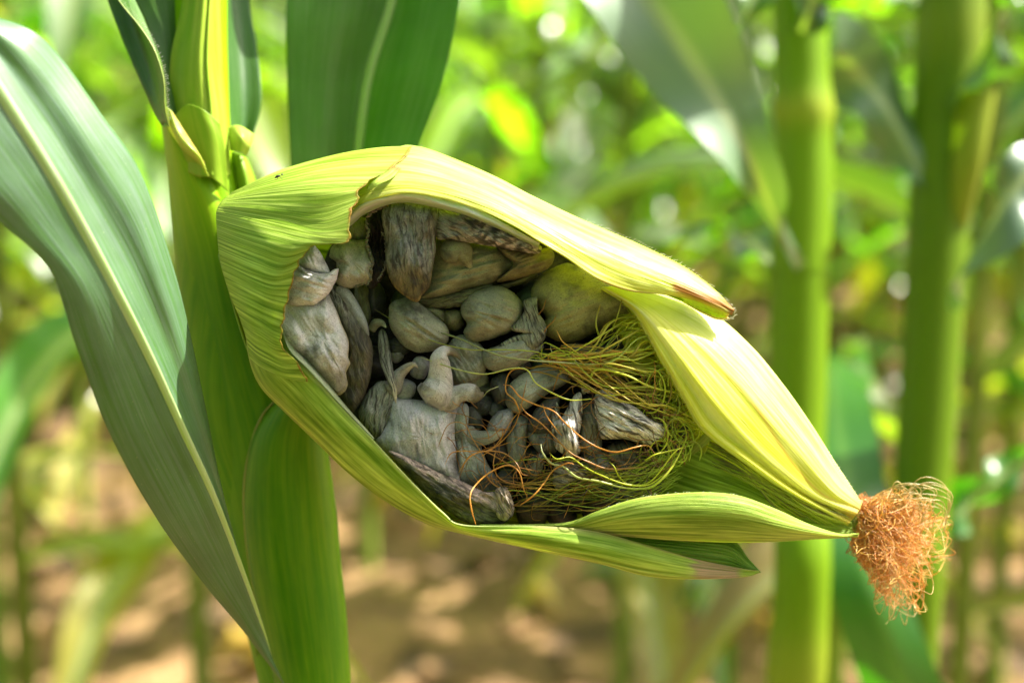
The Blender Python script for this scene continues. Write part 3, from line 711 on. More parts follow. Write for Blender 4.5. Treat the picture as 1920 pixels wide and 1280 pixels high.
# back of the husk bag
TOPO = [(440, 380, -14), (560, 312, -12), (700, 284, -10), (780, 280, -10), (930, 338, -10), (1100, 425, -10), (1280, 520, -8), (1400, 655, -10), (1520, 802, -10), (1600, 925, -12), (1612, 960, -14)]
BOTO = [(410, 480, -12), (470, 670, -10), (540, 768, -8), (640, 855, -6), (760, 940, -4), (880, 985, -2), (1010, 1005, -2), (1180, 1006, -4), (1350, 1008, -8), (1500, 1006, -12), (1605, 998, -14)]
bk = [TOPO, mm(TOPO, BOTO, .12, -17), mm(TOPO, BOTO, .5, -34), mm(TOPO, BOTO, .88, -17), BOTO]
bk = [[(x, y, z*(1-sm(1250, 1610, x))+(-14)*sm(1250, 1610, x)) for x, y, z in r] for r in bk]
patch('husk', bk, M_husk, lambda u, v, x, y: (0.24, 0.34, 0.05), ear, 70, 50, .4, None)['label'] = 'green husk closing the back of the ear'
# shank
tube('shank', [[(455, 700, -46, 26), (480, 620, -40, 36), (500, 560, -32, 44), (530, 520, -24, 44)]], M_stalk, ear, lambda t, q, x, y: (.16, .24, .03), flat=.7, steps=24)

# lower ribbon
def lowcol(u, v, x, y):
    c = lerp3((0.27, 0.44, 0.006), (0.33, 0.48, 0.015), fbm(x/80, y/80)+.5)
    c = lerp3(c, (0.50, 0.52, 0.10), .8*math.exp(-((v-.62)/.12)**2))
    c = lerp3((0.60, 0.60, 0.40), c, sm(.0, .06, v)) if x < 1000 else lerp3((0.60, 0.50, 0.25), c, sm(.0, .12, v))
    c = lerp3(c, (0.62, 0.44, 0.32), sm(1280, 1325, x+22*fbm(v*9, x/60)+14*math.sin(v*6))*sm(1400, 1375, x))
    return c
T = [(520, 560, 10), (530, 615, 13), (545, 658, 15), (582, 697, 16), (640, 762, 16), (700, 825, 17), (760, 890, 18), (830, 960, 18), (870, 984, 18), (1000, 985, 17), (1110, 995, 15), (1200, 1018, 13), (1300, 1047, 10), (1395, 1066, 6), (1424, 1070, 5)]
Mi = [(485, 590, 4), (492, 640, 8), (515, 690, 12), (560, 735, 14), (620, 800, 15), (680, 855, 15), (745, 912, 16), (820, 965, 16), (880, 994, 17), (1000, 1006, 18), (1110, 1022, 17), (1200, 1042, 15), (1300, 1062, 11), (1395, 1072, 6), (1424, 1071, 5)]
Lo = [(463, 610, 0), (470, 665, 2), (492, 715, 5), (535, 762, 7), (597, 820, 8), (655, 876, 9), (725, 930, 10), (805, 974, 12), (885, 999, 14), (1010, 1024, 16), (1120, 1045, 16), (1200, 1064, 14), (1300, 1078, 11), (1395, 1077, 6), (1424, 1072, 5)]
Bo = [(464, 600, -8), (468, 668, -8), (488, 722, -6), (532, 768, -4), (592, 826, -2), (650, 882, 0), (720, 936, 2), (800, 980, 5), (888, 1004, 9), (1010, 1031, 13), (1130, 1057, 14), (1215, 1079, 12), (1305, 1084, 10), (1395, 1080, 6), (1424, 1072, 5)]
Bk = [(480, 610, -22), (480, 665, -22), (498, 712, -20), (540, 752, -18), (598, 806, -16), (655, 860, -14), (725, 915, -12), (805, 960, -8), (888, 992, 0), (1010, 1022, 6), (1130, 1050, 9), (1215, 1072, 9), (1305, 1078, 8), (1395, 1077, 5), (1424, 1072, 5)]
patch('husk', [T, Mi, Lo, Bo, Bk], M_husk, lowcol, ear, 200, 80, .4, lambda u, v, x, y: .08*fbm(u*3, v*26, 1)+.15*fbm(u*4, v*3, 4))['label'] = 'long narrow green husk curving under the opening, dry tip'
# translucent inner film beside it
patch('inner_film', [[(524, 590, 12), (540, 652, 15.5), (580, 695, 16.5), (640, 760, 16.5), (700, 823, 17)], [(532, 600, 11), (550, 652, 14), (588, 694, 15.5), (643, 759, 15.8), (701, 823, 16.8)], [(542, 605, 7), (562, 655, 10), (596, 696, 12), (646, 758, 14), (702, 822, 16.5)]], M_film, lambda u, v, x, y: (.36, .38, .28), ear, 90, 12, .25)

# pointed leaf tip behind
patch('husk', [[(1000, 985, 4), (1150, 998, 4), (1300, 1006, 3), (1372, 1012, 2), (1402, 1046, 3), (1424, 1070, 4)], [(1010, 995, 3), (1150, 1012, 5), (1300, 1030, 5), (1365, 1040, 4), (1400, 1060, 4), (1425, 1071, 4)], [(1020, 1005, 0), (1150, 1035, 3), (1300, 1062, 4), (1365, 1068, 4), (1400, 1071, 4), (1426, 1072, 4)]],
      M_ribbed, lambda u, v, x, y: (0.16, 0.34, 0.02), ear, 90, 60, .35, lambda u, v, x, y: .12*math.sin(v*60))['label'] = 'bright green ribbed pointed husk behind the narrow one'

# top husk
def topcol(u, v, x, y):
    c = lerp3((0.54, 0.67, 0.22), (0.62, 0.69, 0.14), sm(800, 1250, x))
    c = lerp3(c, (0.66, 0.62, 0.12), sm(.55, .95, v)*.8)
    c = lerp3(c, (0.34, 0.46, 0.05), .8*math.exp(-((y-310)/12)**2-((x-760)/40)**2))
    # rusty patch near the tip and the dried rim
    k = sm(1252, 1272, x)*math.exp(-((y-(536+(x-1262)*.36))/8.5)**2)
    c = lerp3(c, (0.42, 0.19, 0.03), min(1, 1.3*k))
    c = lerp3(c, (0.42, 0.20, 0.06), sm(1362, 1372, x+2*fbm(y/6)))
    c = lerp3(c, (0.40, 0.22, 0.06), .7*sm(.965, .995, v)*sm(1100, 1140, x)*sm(1330, 1200, x))
    return c
C = [[(630, 350, -20), (720, 292, -18), (800, 302, -15), (950, 352, -12), (1100, 427, -8), (1230, 487, -2), (1330, 546, 4), (1372, 579, 8)],
     [(640, 330, -2), (740, 280, 1), (785, 276, 2), (850, 298, 2), (930, 333, 2), (1000, 370, 3), (1100, 417, 4), (1200, 460, 5), (1280, 500, 6), (1335, 540, 7), (1375, 580, 9)],
     [(650, 335, 8), (730, 305, 12), (800, 310, 13), (900, 344, 14), (1000, 393, 14), (1100, 443, 14), (1200, 486, 13), (1280, 521, 12), (1336, 555, 11), (1376, 582, 10)],
     [(650, 365, 12), (720, 340, 18), (800, 342, 19), (900, 370, 19), (1000, 418, 19), (1080, 464, 18), (1160, 503, 17), (1240, 532, 15), (1310, 557, 13), (1374, 586, 10)],
     [(650, 400, 13), (690, 378, 19), (760, 362, 21), (830, 372, 21), (900, 394, 21), (960, 422, 21), (1010, 452, 21), (1060, 482, 20), (1120, 523, 19), (1180, 545, 17), (1250, 553, 14), (1300, 562, 12), (1342, 578, 11), (1372, 590, 10)]]
patch('husk', C, M_huskY, topcol, ear, 210, 90, .4, lambda u, v, x, y: .12*fbm(u*2, v*30, 5)+.5*fbm(u*5, v*2.5, 6))['label'] = 'pale yellow-green husk arching over the opening with rusty tip'
# the curled-under end
patch('husk_fold', [[(1272, 552, 10), (1300, 560, 11), (1335, 575, 11), (1368, 588, 10)], [(1285, 562, 6), (1305, 570, 7), (1335, 586, 7), (1364, 594, 8)], [(1280, 566, 5), (1300, 578, 7), (1325, 590, 9), (1345, 598, 9), (1368, 597, 9)]], M_huskY,
      lambda u, v, x, y: lerp3((.62, .72, .12), (.68, .46, .30), max(sm(.8, 1, v)*.8, sm(.93, 1, u))), ear, 70, 26, .35, lambda u, v, x, y: .18*math.sin(u*75)*sm(0, .3, v))
# torn flap lying on top with rusty edge
patch('husk', [[(688, 352, 22), (700, 340, 22), (715, 328, 20), (740, 312, 17)], [(692, 358, 22), (712, 346, 22), (735, 334, 20), (752, 316, 17)]], M_husk, lambda u, v, x, y: lerp3((.36, .46, .05), (.50, .26, .06), sm(.75, 1, u)), ear, 24, 10, .3)['label'] = 'small torn flap with rusty edge'
# whitish underside film
def filmc(u, v, x, y):
    c = lerp3((.78, .78, .76), (.6, .6, .6), v); return lerp3(c, (.45, .40, .30), sm(900, 1010, x)*.6)
patch('inner_film', [[(655, 400, 14), (690, 377, 19), (760, 362, 20), (830, 372, 20), (900, 395, 20), (1012, 456, 19)], [(652, 412, 14), (690, 386, 18), (760, 371, 19), (830, 384, 20), (900, 408, 20), (1010, 462, 17)], [(655, 425, 9), (690, 398, 12), (750, 380, 14), (830, 392, 15), (895, 412, 15), (1008, 466, 12)]], M_film, filmc, ear, 110, 26, .25,
      lambda u, v, x, y: .5*fbm(u*14, v*3, 2))

# right husk, bright yellow
def rcol(u, v, x, y):
    c = lerp3((0.74, 0.77, 0.34), (0.74, 0.72, 0.03), sm(.25, .62, v))
    f1 = math.exp(-((v-.60-.07*math.sin(u*3))/.04)**2); f2 = math.exp(-((v-.86)/.05)**2)
    c = lerp3(c, (0.80, 0.80, 0.62), max(f1, f2)*.9)
    c = lerp3(c, (0.62, 0.36, 0.08), .55*math.exp(-((v-.47-.05*math.sin(u*9))/.012)**2)*sm(.3, .5, u))
    c = lerp3(c, (0.58, 0.40, 0.15), .6*sm(.93, 1, u))
    return c
Dd = [[(1180, 525, -10), (1330, 592, -8), (1400, 657, -8), (1500, 777, -10), (1570, 882, -14), (1612, 945, -16)],
      [(1150, 535, 5), (1250, 562, 4), (1335, 592, 2), (1405, 650, 2), (1465, 722, 1), (1520, 800, -1), (1570, 878, -6), (1615, 943, -11)],
      [(1140, 538, 9), (1230, 580, 11), (1310, 640, 12), (1380, 710, 12), (1440, 780, 11), (1500, 850, 7), (1560, 920, 0), (1612, 953, -9)],
      [(1130, 538, 9), (1200, 580, 13), (1262, 650, 14), (1325, 730, 15), (1385, 800, 14), (1455, 870, 10), (1530, 930, 1), (1606, 963, -8)],
      [(1128, 542, 4), (1185, 575, 11), (1218, 625, 12), (1252, 685, 13), (1290, 750, 13), (1325, 805, 13), (1405, 866, 12), (1490, 925, 5), (1592, 980, -8)],
      [(1130, 545, -2), (1180, 580, 3), (1205, 625, 3), (1240, 685, 4), (1278, 752, 4), (1318, 808, 5), (1400, 870, 5), (1485, 930, 0), (1590, 984, -11)]]
fold = lambda u, v, x, y: sm(.05, .5, u)*(1.3*math.exp(-((v-.57-.07*math.sin(u*3))/.05)**2)+1.5*math.exp(-((v-.80)/.045)**2)-1.6*math.exp(-((v-.69)/.05)**2)-.8*math.exp(-((v-.47)/.05)**2))+.10*fbm(u*2, v*26, 9)+.4*fbm(u*3, v*3, 8)
patch('husk', Dd, M_huskY, rcol, ear, 200, 130, .4, fold)['label'] = 'bright yellow-white folded husk on the right'
# inner yellow petal along the silk
patch('husk', [[(1150, 575, -6), (1190, 575, 3), (1222, 640, 4), (1258, 710, 4), (1296, 780, 4), (1330, 830, 2)], [(1150, 590, -10), (1175, 600, -4), (1205, 665, -4), (1245, 735, -4), (1285, 800, -4), (1322, 850, -4)], [(1140, 600, -14), (1160, 625, -12), (1190, 690, -12), (1232, 760, -12), (1275, 825, -11), (1310, 870, -10)]], M_huskY,
      lambda u, v, x, y: (0.58, 0.58, 0.05), ear, 80, 36, .3, lambda u, v, x, y: .3*math.sin(v*20+u*4))['label'] = 'inner yellow husk beside the silk'
# lower right leaf with pale rolled rim
def ecol(u, v, x, y):
    c = lerp3((0.36, 0.46, 0.06), (0.28, 0.42, 0.025), sm(.1, .9, v)); c = lerp3((0.66, 0.66, 0.50), c, sm(.02, .13, v))
    c = lerp3(c, (0.36, 0.30, 0.07), .75*sm(.72, .80, v)*sm(1318, 1300, x-14*sm(.7, 1, v))*sm(1080, 1100, x)); return c
E = [[(900, 984, 8), (1000, 986, 8), (1075, 985, 8), (1140, 962, 10), (1205, 942, 12), (1300, 930, 14), (1380, 935, 14), (1450, 960, 11), (1510, 986, 6), (1570, 1001, -2), (1608, 1001, -8)],
     [(900, 983, 12), (1000, 983, 12), (1070, 978, 14), (1130, 955, 16), (1200, 934, 18), (1300, 924, 19), (1380, 929, 18), (1450, 953, 15), (1512, 981, 9), (1570, 1000, 0), (1610, 1000, -7)],
     [(900, 985, 13), (1000, 985, 13), (1070, 984, 15), (1135, 964, 18), (1210, 946, 20), (1300, 940, 21), (1390, 948, 20), (1455, 968, 16), (1520, 989, 10), (1575, 1001, 0), (1609, 1001, -7)],
     [(900, 990, 11), (1000, 988, 11), (1080, 990, 13), (1150, 982, 17), (1230, 975, 20), (1320, 974, 21), (1400, 980, 19), (1470, 992, 15), (1530, 1000, 9), (1580, 1004, 0), (1608, 1002, -8)],
     [(900, 995, 4), (1000, 994, 6), (1100, 998, 9), (1180, 1004, 12), (1280, 1011, 13), (1380, 1014, 12), (1460, 1013, 9), (1530, 1009, 3), (1580, 1007, -3), (1608, 1005, -9)],
     [(900, 990, -2), (1000, 990, 0), (1100, 994, 0), (1180, 998, 2), (1280, 1004, 2), (1380, 1008, 0), (1460, 1008, -2), (1530, 1006, -6), (1580, 1005, -8), (1608, 1004, -11)]]
patch('husk', E, M_husk, ecol, ear, 180, 110, .4, lambda u, v, x, y: .10*fbm(u*2, v*30, 9)+.3*fbm(u*4, v*3, 8))['label'] = 'green husk with pale rolled rim at the lower right of the opening'
# inner green husk behind the silk bundle
Gg = [[(1275, 790, -6), (1330, 815, -2), (1400, 862, -2), (1480, 918, -4), (1596, 980, -12)], [(1255, 840, -10), (1330, 870, -4), (1400, 900, -4), (1480, 945, -5), (1598, 986, -13)],
      [(1230, 900, -12), (1320, 925, -6), (1400, 945, -4), (1480, 970, -5), (1600, 993, -13)], [(1180, 965, -10), (1300, 985, -4), (1400, 998, -2), (1480, 1002, -4), (1602, 1000, -13)]]
patch('husk', Gg, M_husk, lambda u, v, x, y: lerp3((.30, .36, .04), (.26, .42, .02), v), ear, 110, 90, .35, lambda u, v, x, y: .8*fbm(u*4, v*6, 3)*(1-v)+.12*fbm(u*2, v*30, 1))['label'] = 'smooth green inner husk behind the fine silk bundle'
patch('husk', [[(1330, 803, 6), (1315, 818, 4), (1298, 840, 2), (1283, 862, 0)], [(1338, 812, 6), (1328, 830, 5), (1308, 846, 3), (1288, 862, 0)]], M_ribbed, lambda u, v, x, y: (.52, .48, .10), ear, 24, 14, .3)['label'] = 'small folded yellow husk flap'
patch('husk', [[(1296, 752, 9), (1310, 780, 9), (1328, 806, 8), (1380, 835, 9)], [(1308, 765, 11), (1325, 785, 11), (1345, 806, 10), (1392, 842, 10)]], M_ribbed, lambda u, v, x, y: (.50, .50, .07), ear, 30, 14, .3)

# --- galls
def gall(outl, z0, H, base=GR, mat=None, grain=90, label=None, **k):
    tip_, e0_, ed_ = k.pop('tip', None), k.pop('e0', .88), k.pop('edge', None)
    cf = k.pop('colf', None) or gcol(base, tip_, e0_, edge=ed_)
    o = blob('gall', outl, z0, H, mat or M_gall, ear, cf, grain, seed=random.random()*9, **k)
    if label: o['label'] = label
    return o
def gtube(paths, base=GR, mat=None, tip=None, e0=.8, label=None, **k):
    o = tube('gall', paths, mat or M_gall, ear, gcol(base, tip, e0), seed=random.random()*9, **k)
    if label: o['label'] = label
    return o
def ccol(base, fn):
    g = gcol(base)
    return lambda t, q, x, y: fn(g(t, q, x, y), t, x, y)
# lobes filling the depth of the opening, its shade painted as dark colour
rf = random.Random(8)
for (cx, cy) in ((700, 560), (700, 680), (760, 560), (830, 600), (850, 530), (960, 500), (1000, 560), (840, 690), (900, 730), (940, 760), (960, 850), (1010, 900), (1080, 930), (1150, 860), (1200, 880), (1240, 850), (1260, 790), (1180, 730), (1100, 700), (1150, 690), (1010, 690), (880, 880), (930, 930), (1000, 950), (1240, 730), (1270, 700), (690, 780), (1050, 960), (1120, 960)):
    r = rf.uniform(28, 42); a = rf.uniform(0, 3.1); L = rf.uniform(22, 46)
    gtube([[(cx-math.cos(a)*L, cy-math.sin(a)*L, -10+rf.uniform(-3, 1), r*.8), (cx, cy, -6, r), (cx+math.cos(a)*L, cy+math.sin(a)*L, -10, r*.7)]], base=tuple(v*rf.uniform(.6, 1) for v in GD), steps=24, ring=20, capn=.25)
# upper left
gall(K4([(485, 80), (505, 10), (540, -40), (620, -30), (650, 30), (620, 100), (570, 120), (515, 105)]), -1, 5, GO, grain=70, label='olive green gall under the torn husk point')
gall(K4([(405, 190), (430, 140), (500, 112), (560, 112), (610, 110), (640, 140), (660, 200), (675, 245), (655, 300), (655, 350), (600, 372), (530, 395), (480, 390), (440, 345), (450, 290), (445, 240), (410, 215)]), 4, 7, (.25, .25, .16), grain=50, label='yellowish lumpy gall with ragged right edge', lump=.3, lip=.5, edge=(.45, .45, .36),
     colf=ccol((.27, .27, .21), lambda c, t, x, y: lerp3(c, (.26, .27, .07), .8*sm(500, 455, y))))
gall(K4([(205, 245), (235, 190), (290, 142), (322, 165), (352, 212), (388, 288), (380, 315), (330, 312), (260, 298), (215, 268)]), 11, 5, GS, grain=60, label='pale silvery knob beside the torn husk edge')  # pale membrane, lightened further in place of direct sun
gall(K4([(120, 300), (130, 420), (135, 490), (200, 507), (290, 505), (342, 480), (392, 430), (427, 370), (446, 297), (430, 288), (398, 303), (378, 314), (330, 312), (250, 285), (190, 255), (140, 260)]), 12, 7, GS, grain=20, power=2.6, cen=(595, 535), label='pale grey gall with a pointed tip turned right', lip=.3)
gall(K4([(60, 600), (100, 500), (200, 495), (290, 500), (350, 470), (385, 438), (412, 500), (440, 560), (470, 640), (500, 700), (515, 760), (509, 830), (521, 880), (495, 930), (507, 990), (495, 1035), (450, 1068), (400, 1030), (320, 950), (230, 850), (130, 790), (80, 700)]), 8, 8, GS, grain=60, power=3.2, lump=.16,
     label='large pale silvery gall at the left with stained lower end', lip=.8,
     colf=ccol((.44, .422, .42), lambda c, t, x, y: lerp3(lerp3(c, (.15, .12, .06), .75*sm(650, 715, y+18*fbm(x/20, y/20))), (.42, .38, .20), .8*sm(.93, .99, t)*sm(560, 600, y))))
gall(K4([(395, 410), (440, 400), (540, 520), (600, 640), (650, 720), (668, 800), (660, 900), (640, 1000), (600, 1100), (540, 1168), (480, 1130), (440, 1050), (490, 1000), (500, 850), (480, 700), (430, 560), (380, 460)]), 3, 7, GD, M_wrin, 75, cen=(668, 640), lump=.25,
     label='long dark brown wrinkled gall hanging beside the pale one', colf=ccol((.30, .30, .27), lambda c, t, x, y: lerp3(c, (.085, .07, .035), .9*sm(550, 625, y+10*fbm(x/15, y/25)))))
gtube([K4([(445, 395, 5, 11), (500, 450, 6, 11), (560, 550, 6, 12), (610, 640, 6, 9), (640, 720, 4, 4)])], (.24, .25, .26))
gall(K4([(570, 400), (640, 410), (655, 500), (650, 600), (620, 640), (590, 560), (560, 470)]), -5, 5, (.17, .17, .11), grain=80)
# torn black cavity with pale ragged rims
gall(K2([(195, 190), (265, 155), (330, 130), (345, 220), (345, 330), (362, 420), (335, 500), (330, 580), (290, 660), (250, 705), (200, 695), (222, 600), (212, 500), (190, 400), (190, 300)]), 4, 4, (.012, .009, .006), M_torn, 80, lump=.5, wr=.3, label='burst black strip with ragged edges')
rj = random.Random(2)
def ragged(pts, z, col, r=2.2):
    S = spline(pts, 70); V = []
    return ([(x+rj.uniform(-2.2, 2.2), y+rj.uniform(-1.5, 1.5), z+rj.uniform(-.5, .8)) for x, y in S], r, col, col)
strands('torn_edge', [ragged(K2([(185, 200), (200, 300), (190, 380), (215, 470), (225, 580), (215, 660), (190, 700)]), 8.5, (.36, .36, .24), 2.4), ragged(K2([(300, 300), (330, 350), (335, 450), (330, 540), (300, 620), (270, 665)]), 8.5, (.25, .25, .22), 1.6),
                      ragged(K2([(190, 190), (230, 150), (300, 110), (360, 100)]), 11, (.42, .33, .26), 3), ragged(K2([(90, 715), (150, 690), (215, 650)]), 7, (.36, .36, .30), 1.6)], ear, M_wrin)
# the hanging tongue
gall(K2([(315, 150), (380, 95), (470, 75), (560, 85), (640, 100), (722, 125), (722, 240), (703, 340), (700, 440), (682, 540), (666, 640), (660, 692), (605, 750), (570, 803), (520, 792), (450, 742), (392, 682), (352, 590), (340, 500), (350, 400), (330, 300), (315, 230)]), 9, 7, GD, M_rind, 86, cen=(770, 455), power=3.4, lump=.22, wr=.07, na=150, nr=34,
     label='long dark wrinkled gall hanging from the top like a tongue', lip=.5,
     colf=ccol((.20, .20, .17), lambda c, t, x, y: lerp3(lerp3(c, (.12, .095, .035), .9*sm(480, 535, y)), (.30, .22, .07), .8*sm(.94, .99, t)*sm(490, 540, y))))
# top right ridge
gall(K2([(715, 150), (800, 130), (870, 130), (960, 150), (1060, 180), (1160, 225), (1280, 290), (1390, 350), (1480, 405), (1450, 455), (1300, 435), (1180, 412), (1060, 392), (950, 372), (830, 352), (740, 350), (712, 260)]), 9, 7, GR, M_rind, 28, lump=.3, wr=.10, cen=(900, 430), power=2.8,
     label='ridge-like gall with black and pink-white blotches under the top husk', colf=ccol((.26, .25, .21), lambda c, t, x, y: lerp3(c, lerp3((.55, .47, .44), (.05, .04, .03), sm(-.15, .15, fbm(x/16+y/30, y/9, 2))), .85*sm(870, 905, x))))
gall(K2([(1180, 410), (1300, 420), (1440, 440), (1550, 430), (1580, 500), (1525, 575), (1430, 610), (1300, 650), (1180, 660), (1240, 600), (1290, 540), (1230, 480)]), 1, 7, (.16, .13, .06), grain=-20, label='olive brown gall in the top right corner')
gall(K2([(690, 360), (830, 345), (960, 375), (1100, 395), (1210, 440), (1305, 530), (1272, 585), (1180, 652), (1080, 692), (950, 722), (820, 762), (700, 792), (590, 802), (640, 720), (660, 640), (680, 500)]), -2, 9, (.20, .19, .11), grain=-15, lump=.12, power=2.6, cen=(885, 500), label='broad smooth olive-grey gall behind the tongue')
gtube([K2([(740, 430, 7, 22), (830, 440, 8, 24), (900, 450, 8, 22), (940, 510, 8, 12), (965, 555, 7, 6), (1005, 584, 6, 2)])], (.17, .165, .09), capn=.25, tip=(.36, .34, .22), e0=.93, label='hooked gall on the broad olive one')
gall(K2([(545, 810), (700, 790), (850, 752), (1000, 712), (1112, 698), (1060, 765), (950, 825), (850, 862), (720, 868), (610, 842)]), -1, 4, (.16, .155, .08), M_wrin, -15, label='thin crescent gall under the broad one')
gall(K2([(1100, 720), (1220, 680), (1400, 620), (1480, 590), (1420, 660), (1280, 710), (1180, 760)]), -6, 4, (.13, .12, .06), grain=-20)
# centre
gall(K2([(368, 900), (378, 850), (450, 815), (525, 803), (600, 855), (700, 935), (772, 1000), (793, 1060), (782, 1122), (730, 1162), (640, 1188), (560, 1190), (480, 1152), (420, 1082), (378, 1010)]), 1, 9, (.25, .25, .185), grain=35, lump=.06, power=2, label='smooth egg-shaped grey gall in the middle')
gall(K2([(590, 860), (700, 850), (780, 900), (790, 990), (720, 960)]), -5, 5, (.15, .14, .08), grain=20)
gall(K2([(770, 900), (830, 880), (900, 900), (910, 1000), (850, 1040), (780, 1000)]), -5, 6, (.15, .13, .07), grain=60)
gall(K2([(908, 870), (958, 790), (1050, 740), (1160, 713), (1262, 750), (1332, 820), (1357, 890), (1322, 970), (1272, 1030), (1180, 1072), (1080, 1102), (980, 1105), (928, 1050), (948, 980), (915, 930)]), 0, 10, (.24, .235, .16), M_gall, 20, lump=.06, power=2, label='largest round grey gall above the silk')
gall(K2([(1375, 835), (1440, 805), (1468, 810), (1472, 900), (1522, 980), (1535, 1050), (1502, 1135), (1440, 1185), (1350, 1205), (1250, 1200), (1190, 1150), (1290, 1085), (1370, 1060), (1300, 1042), (1288, 1010), (1342, 960), (1372, 900)]), 4, 5, (.27, .26, .20), M_wrin, 70, cen=(1007, 625), lump=.25, label='folded wrinkled gall right of the round one')
gall(K1([(806, 590), (870, 562), (960, 535), (1010, 560), (1002, 590), (935, 640), (860, 658), (812, 640)]), 1, 7, (.24, .235, .18), M_gall, -20)
gall(K1([(980, 380), (1005, 325), (1060, 285), (1120, 270), (1210, 310), (1300, 355), (1375, 405), (1345, 445), (1270, 483), (1200, 522), (1120, 552), (1050, 533), (1020, 500), (1032, 460), (1000, 420)]), -3, 10, (.24, .22, .085), grain=-22, lump=.08, power=2.3, label='big smooth olive gall at the upper right', wr=.03)
gall(K1([(672, 570), (720, 533), (780, 560), (806, 610), (796, 670), (745, 705), (690, 700), (668, 640)]), -1, 7, (.22, .215, .16), grain=60)
gall(K1([(690, 690), (800, 662), (806, 725), (740, 745), (690, 730)]), -5, 5, (.18, .17, .12), grain=60)
gtube([K1([(385, 515, 0, 7), (402, 486, 1, 9), (425, 483, 2, 6), (441, 500, 4, 1.2)])], (.22, .21, .15), tip=(.6, .55, .4), e0=.9, label='tiny hooked gall with pale point')
gtube([K1([(425, 505, 1, 6), (432, 560, 3, 10), (440, 620, 5, 10), (456, 680, 8, 8), (470, 735, 10, 5), (478, 782, 11, 1)])], (.27, .26, .21), M_wrin, tip=(.50, .44, .28), e0=.7, wrin=.2, label='thin spike-like gall hanging point down')
gtube([K1([(455, 570, -3, 14), (485, 600, -2, 17), (505, 612, -3, 12)])], GR, capn=.25)
gtube([K1([(455, 745, 4, 15), (470, 715, 5, 16), (495, 670, 7, 11), (525, 643, 9, 7), (545, 637, 10, 4), (560, 650, 10, 1.5)])], GR, tip=(.34, .30, .22), e0=.7, capn=.15, label='small gall with curled tip left of the horned one')
gtube([K1([(480, 760, 1, 18), (510, 720, 1, 22), (520, 690, 0, 15)])], (.25, .25, .23), capn=.2)
# the horned gall in the centre
gtube([K1([(590, 780, 6, 22), (605, 762, 7, 33), (628, 735, 8, 33), (640, 695, 8, 25), (640, 650, 9, 20), (640, 612, 10, 17), (658, 587, 10, 11), (685, 590, 9, 7), (707, 607, 8, 4), (720, 628, 8, 1)]),
       K1([(620, 770, 6, 20), (670, 765, 7, 22), (705, 748, 8, 17), (740, 738, 9, 17), (770, 745, 9, 17), (792, 745, 9, 9), (801, 738, 9, 2)])], (.42, .39, .375), tip=(.13, .11, .07), e0=.80, capn=.10, ring=40, steps=70, flat=.9, label='horned grey gall with two curled arms in the centre')
gtube([K1([(555, 690, 0, 14), (568, 640, 2, 17), (575, 605, 1, 13)])], GR, capn=.2)
# lower
gall(K1([(470, 770), (530, 770), (620, 780), (690, 790), (692, 900), (702, 1000), (706, 1075), (640, 1060), (560, 1020), (480, 980), (410, 920), (448, 850)]), 1, 9, (.47, .435, .45), grain=80, power=3.4, lump=.12, label='widest smooth light grey gall at the bottom', fr=.8)
gall(K1([(385, 730), (440, 705), (478, 770), (452, 840), (422, 912), (370, 870), (345, 810)]), 1, 6, (.29, .28, .24), M_wrin, 100)
gall(K1([(690, 800), (742, 795), (748, 880), (785, 930), (812, 1000), (860, 1070), (900, 1130), (835, 1135), (765, 1105), (704, 1075), (702, 980), (690, 900)]), -1, 6, (.27, .27, .23), grain=75, power=2.4, cen=(868, 850),
     colf=ccol((.28, .28, .24), lambda c, t, x, y: lerp3(c, (.08, .07, .05), .8*sm(880, 910, y+8*fbm(x/8, y/20)))), label='narrow grey gall right of the widest one with blackened end')
gall(K1([(460, 960), (560, 998), (640, 1038), (720, 1068), (800, 1106), (860, 1108), (898, 1135), (902, 1185), (860, 1222), (800, 1230), (730, 1214), (650, 1160), (580, 1100), (505, 1020)]), 8, 6, (.10, .09, .05), M_rind, 32, cen=(845, 925), lump=.25, wr=.12, power=3,
     label='dark crusty gall rind with pinkish rim along the bottom', colf=ccol((.11, .10, .055), lambda c, t, x, y: lerp3(c, (.50, .38, .32), .85*sm(14, 2, (y-(848+(x-733)*.50))+6*fbm(x/8, y/8)))))
gall(K1([(845, 1110), (882, 1092), (908, 1155), (885, 1205), (850, 1190)]), 11, 4, (.42, .33, .24), M_rind, 60, lump=.5, wr=.2)
gtube([K1([(735, 870, 1, 12), (768, 905, 3, 15), (818, 905, 4, 13), (860, 885, 5, 8), (874, 870, 5, 2)])], (.27, .26, .22), tip=(.40, .36, .28), label='small curled gall above the crusty rind')
gtube([K1([(770, 790, -2, 14), (765, 840, -1, 16), (780, 880, -2, 13)])], GD); gtube([K1([(830, 830, -2, 18), (850, 810, -2, 20), (880, 800, -3, 14)])], GD)
# under the silk
gall(K3([(272, 560), (298, 490), (378, 428), (470, 395), (565, 405), (625, 460), (562, 512), (470, 562), (400, 622), (330, 645), (283, 605)]), 1, 7, (.25, .25, .19), grain=-30)
gall(K3([(188, 470), (262, 425), (292, 490), (272, 602), (208, 582)]), -3, 6, GD, grain=80)
gall(K3([(636, 600), (668, 552), (697, 556), (702, 640), (694, 735), (680, 790), (692, 860), (660, 895), (618, 885), (560, 845), (548, 790), (538, 722), (600, 672), (622, 630)]), 7, 6, (.60, .56, .50), M_wrin, 80, lump=.35, wr=.06, label='pale bumpy upright gall under the orange strands')  # pale by itself, colour raised to carry the light on it
gall(K3([(515, 700), (558, 595), (574, 640), (585, 690), (552, 728)]), 5, 3, (.42, .39, .33), M_wrin, 70)
gall(K3([(702, 600), (760, 570), (825, 565), (835, 680), (815, 760), (812, 885), (735, 900), (690, 850), (690, 740)]), 0, 8, (.19, .18, .15), grain=70)
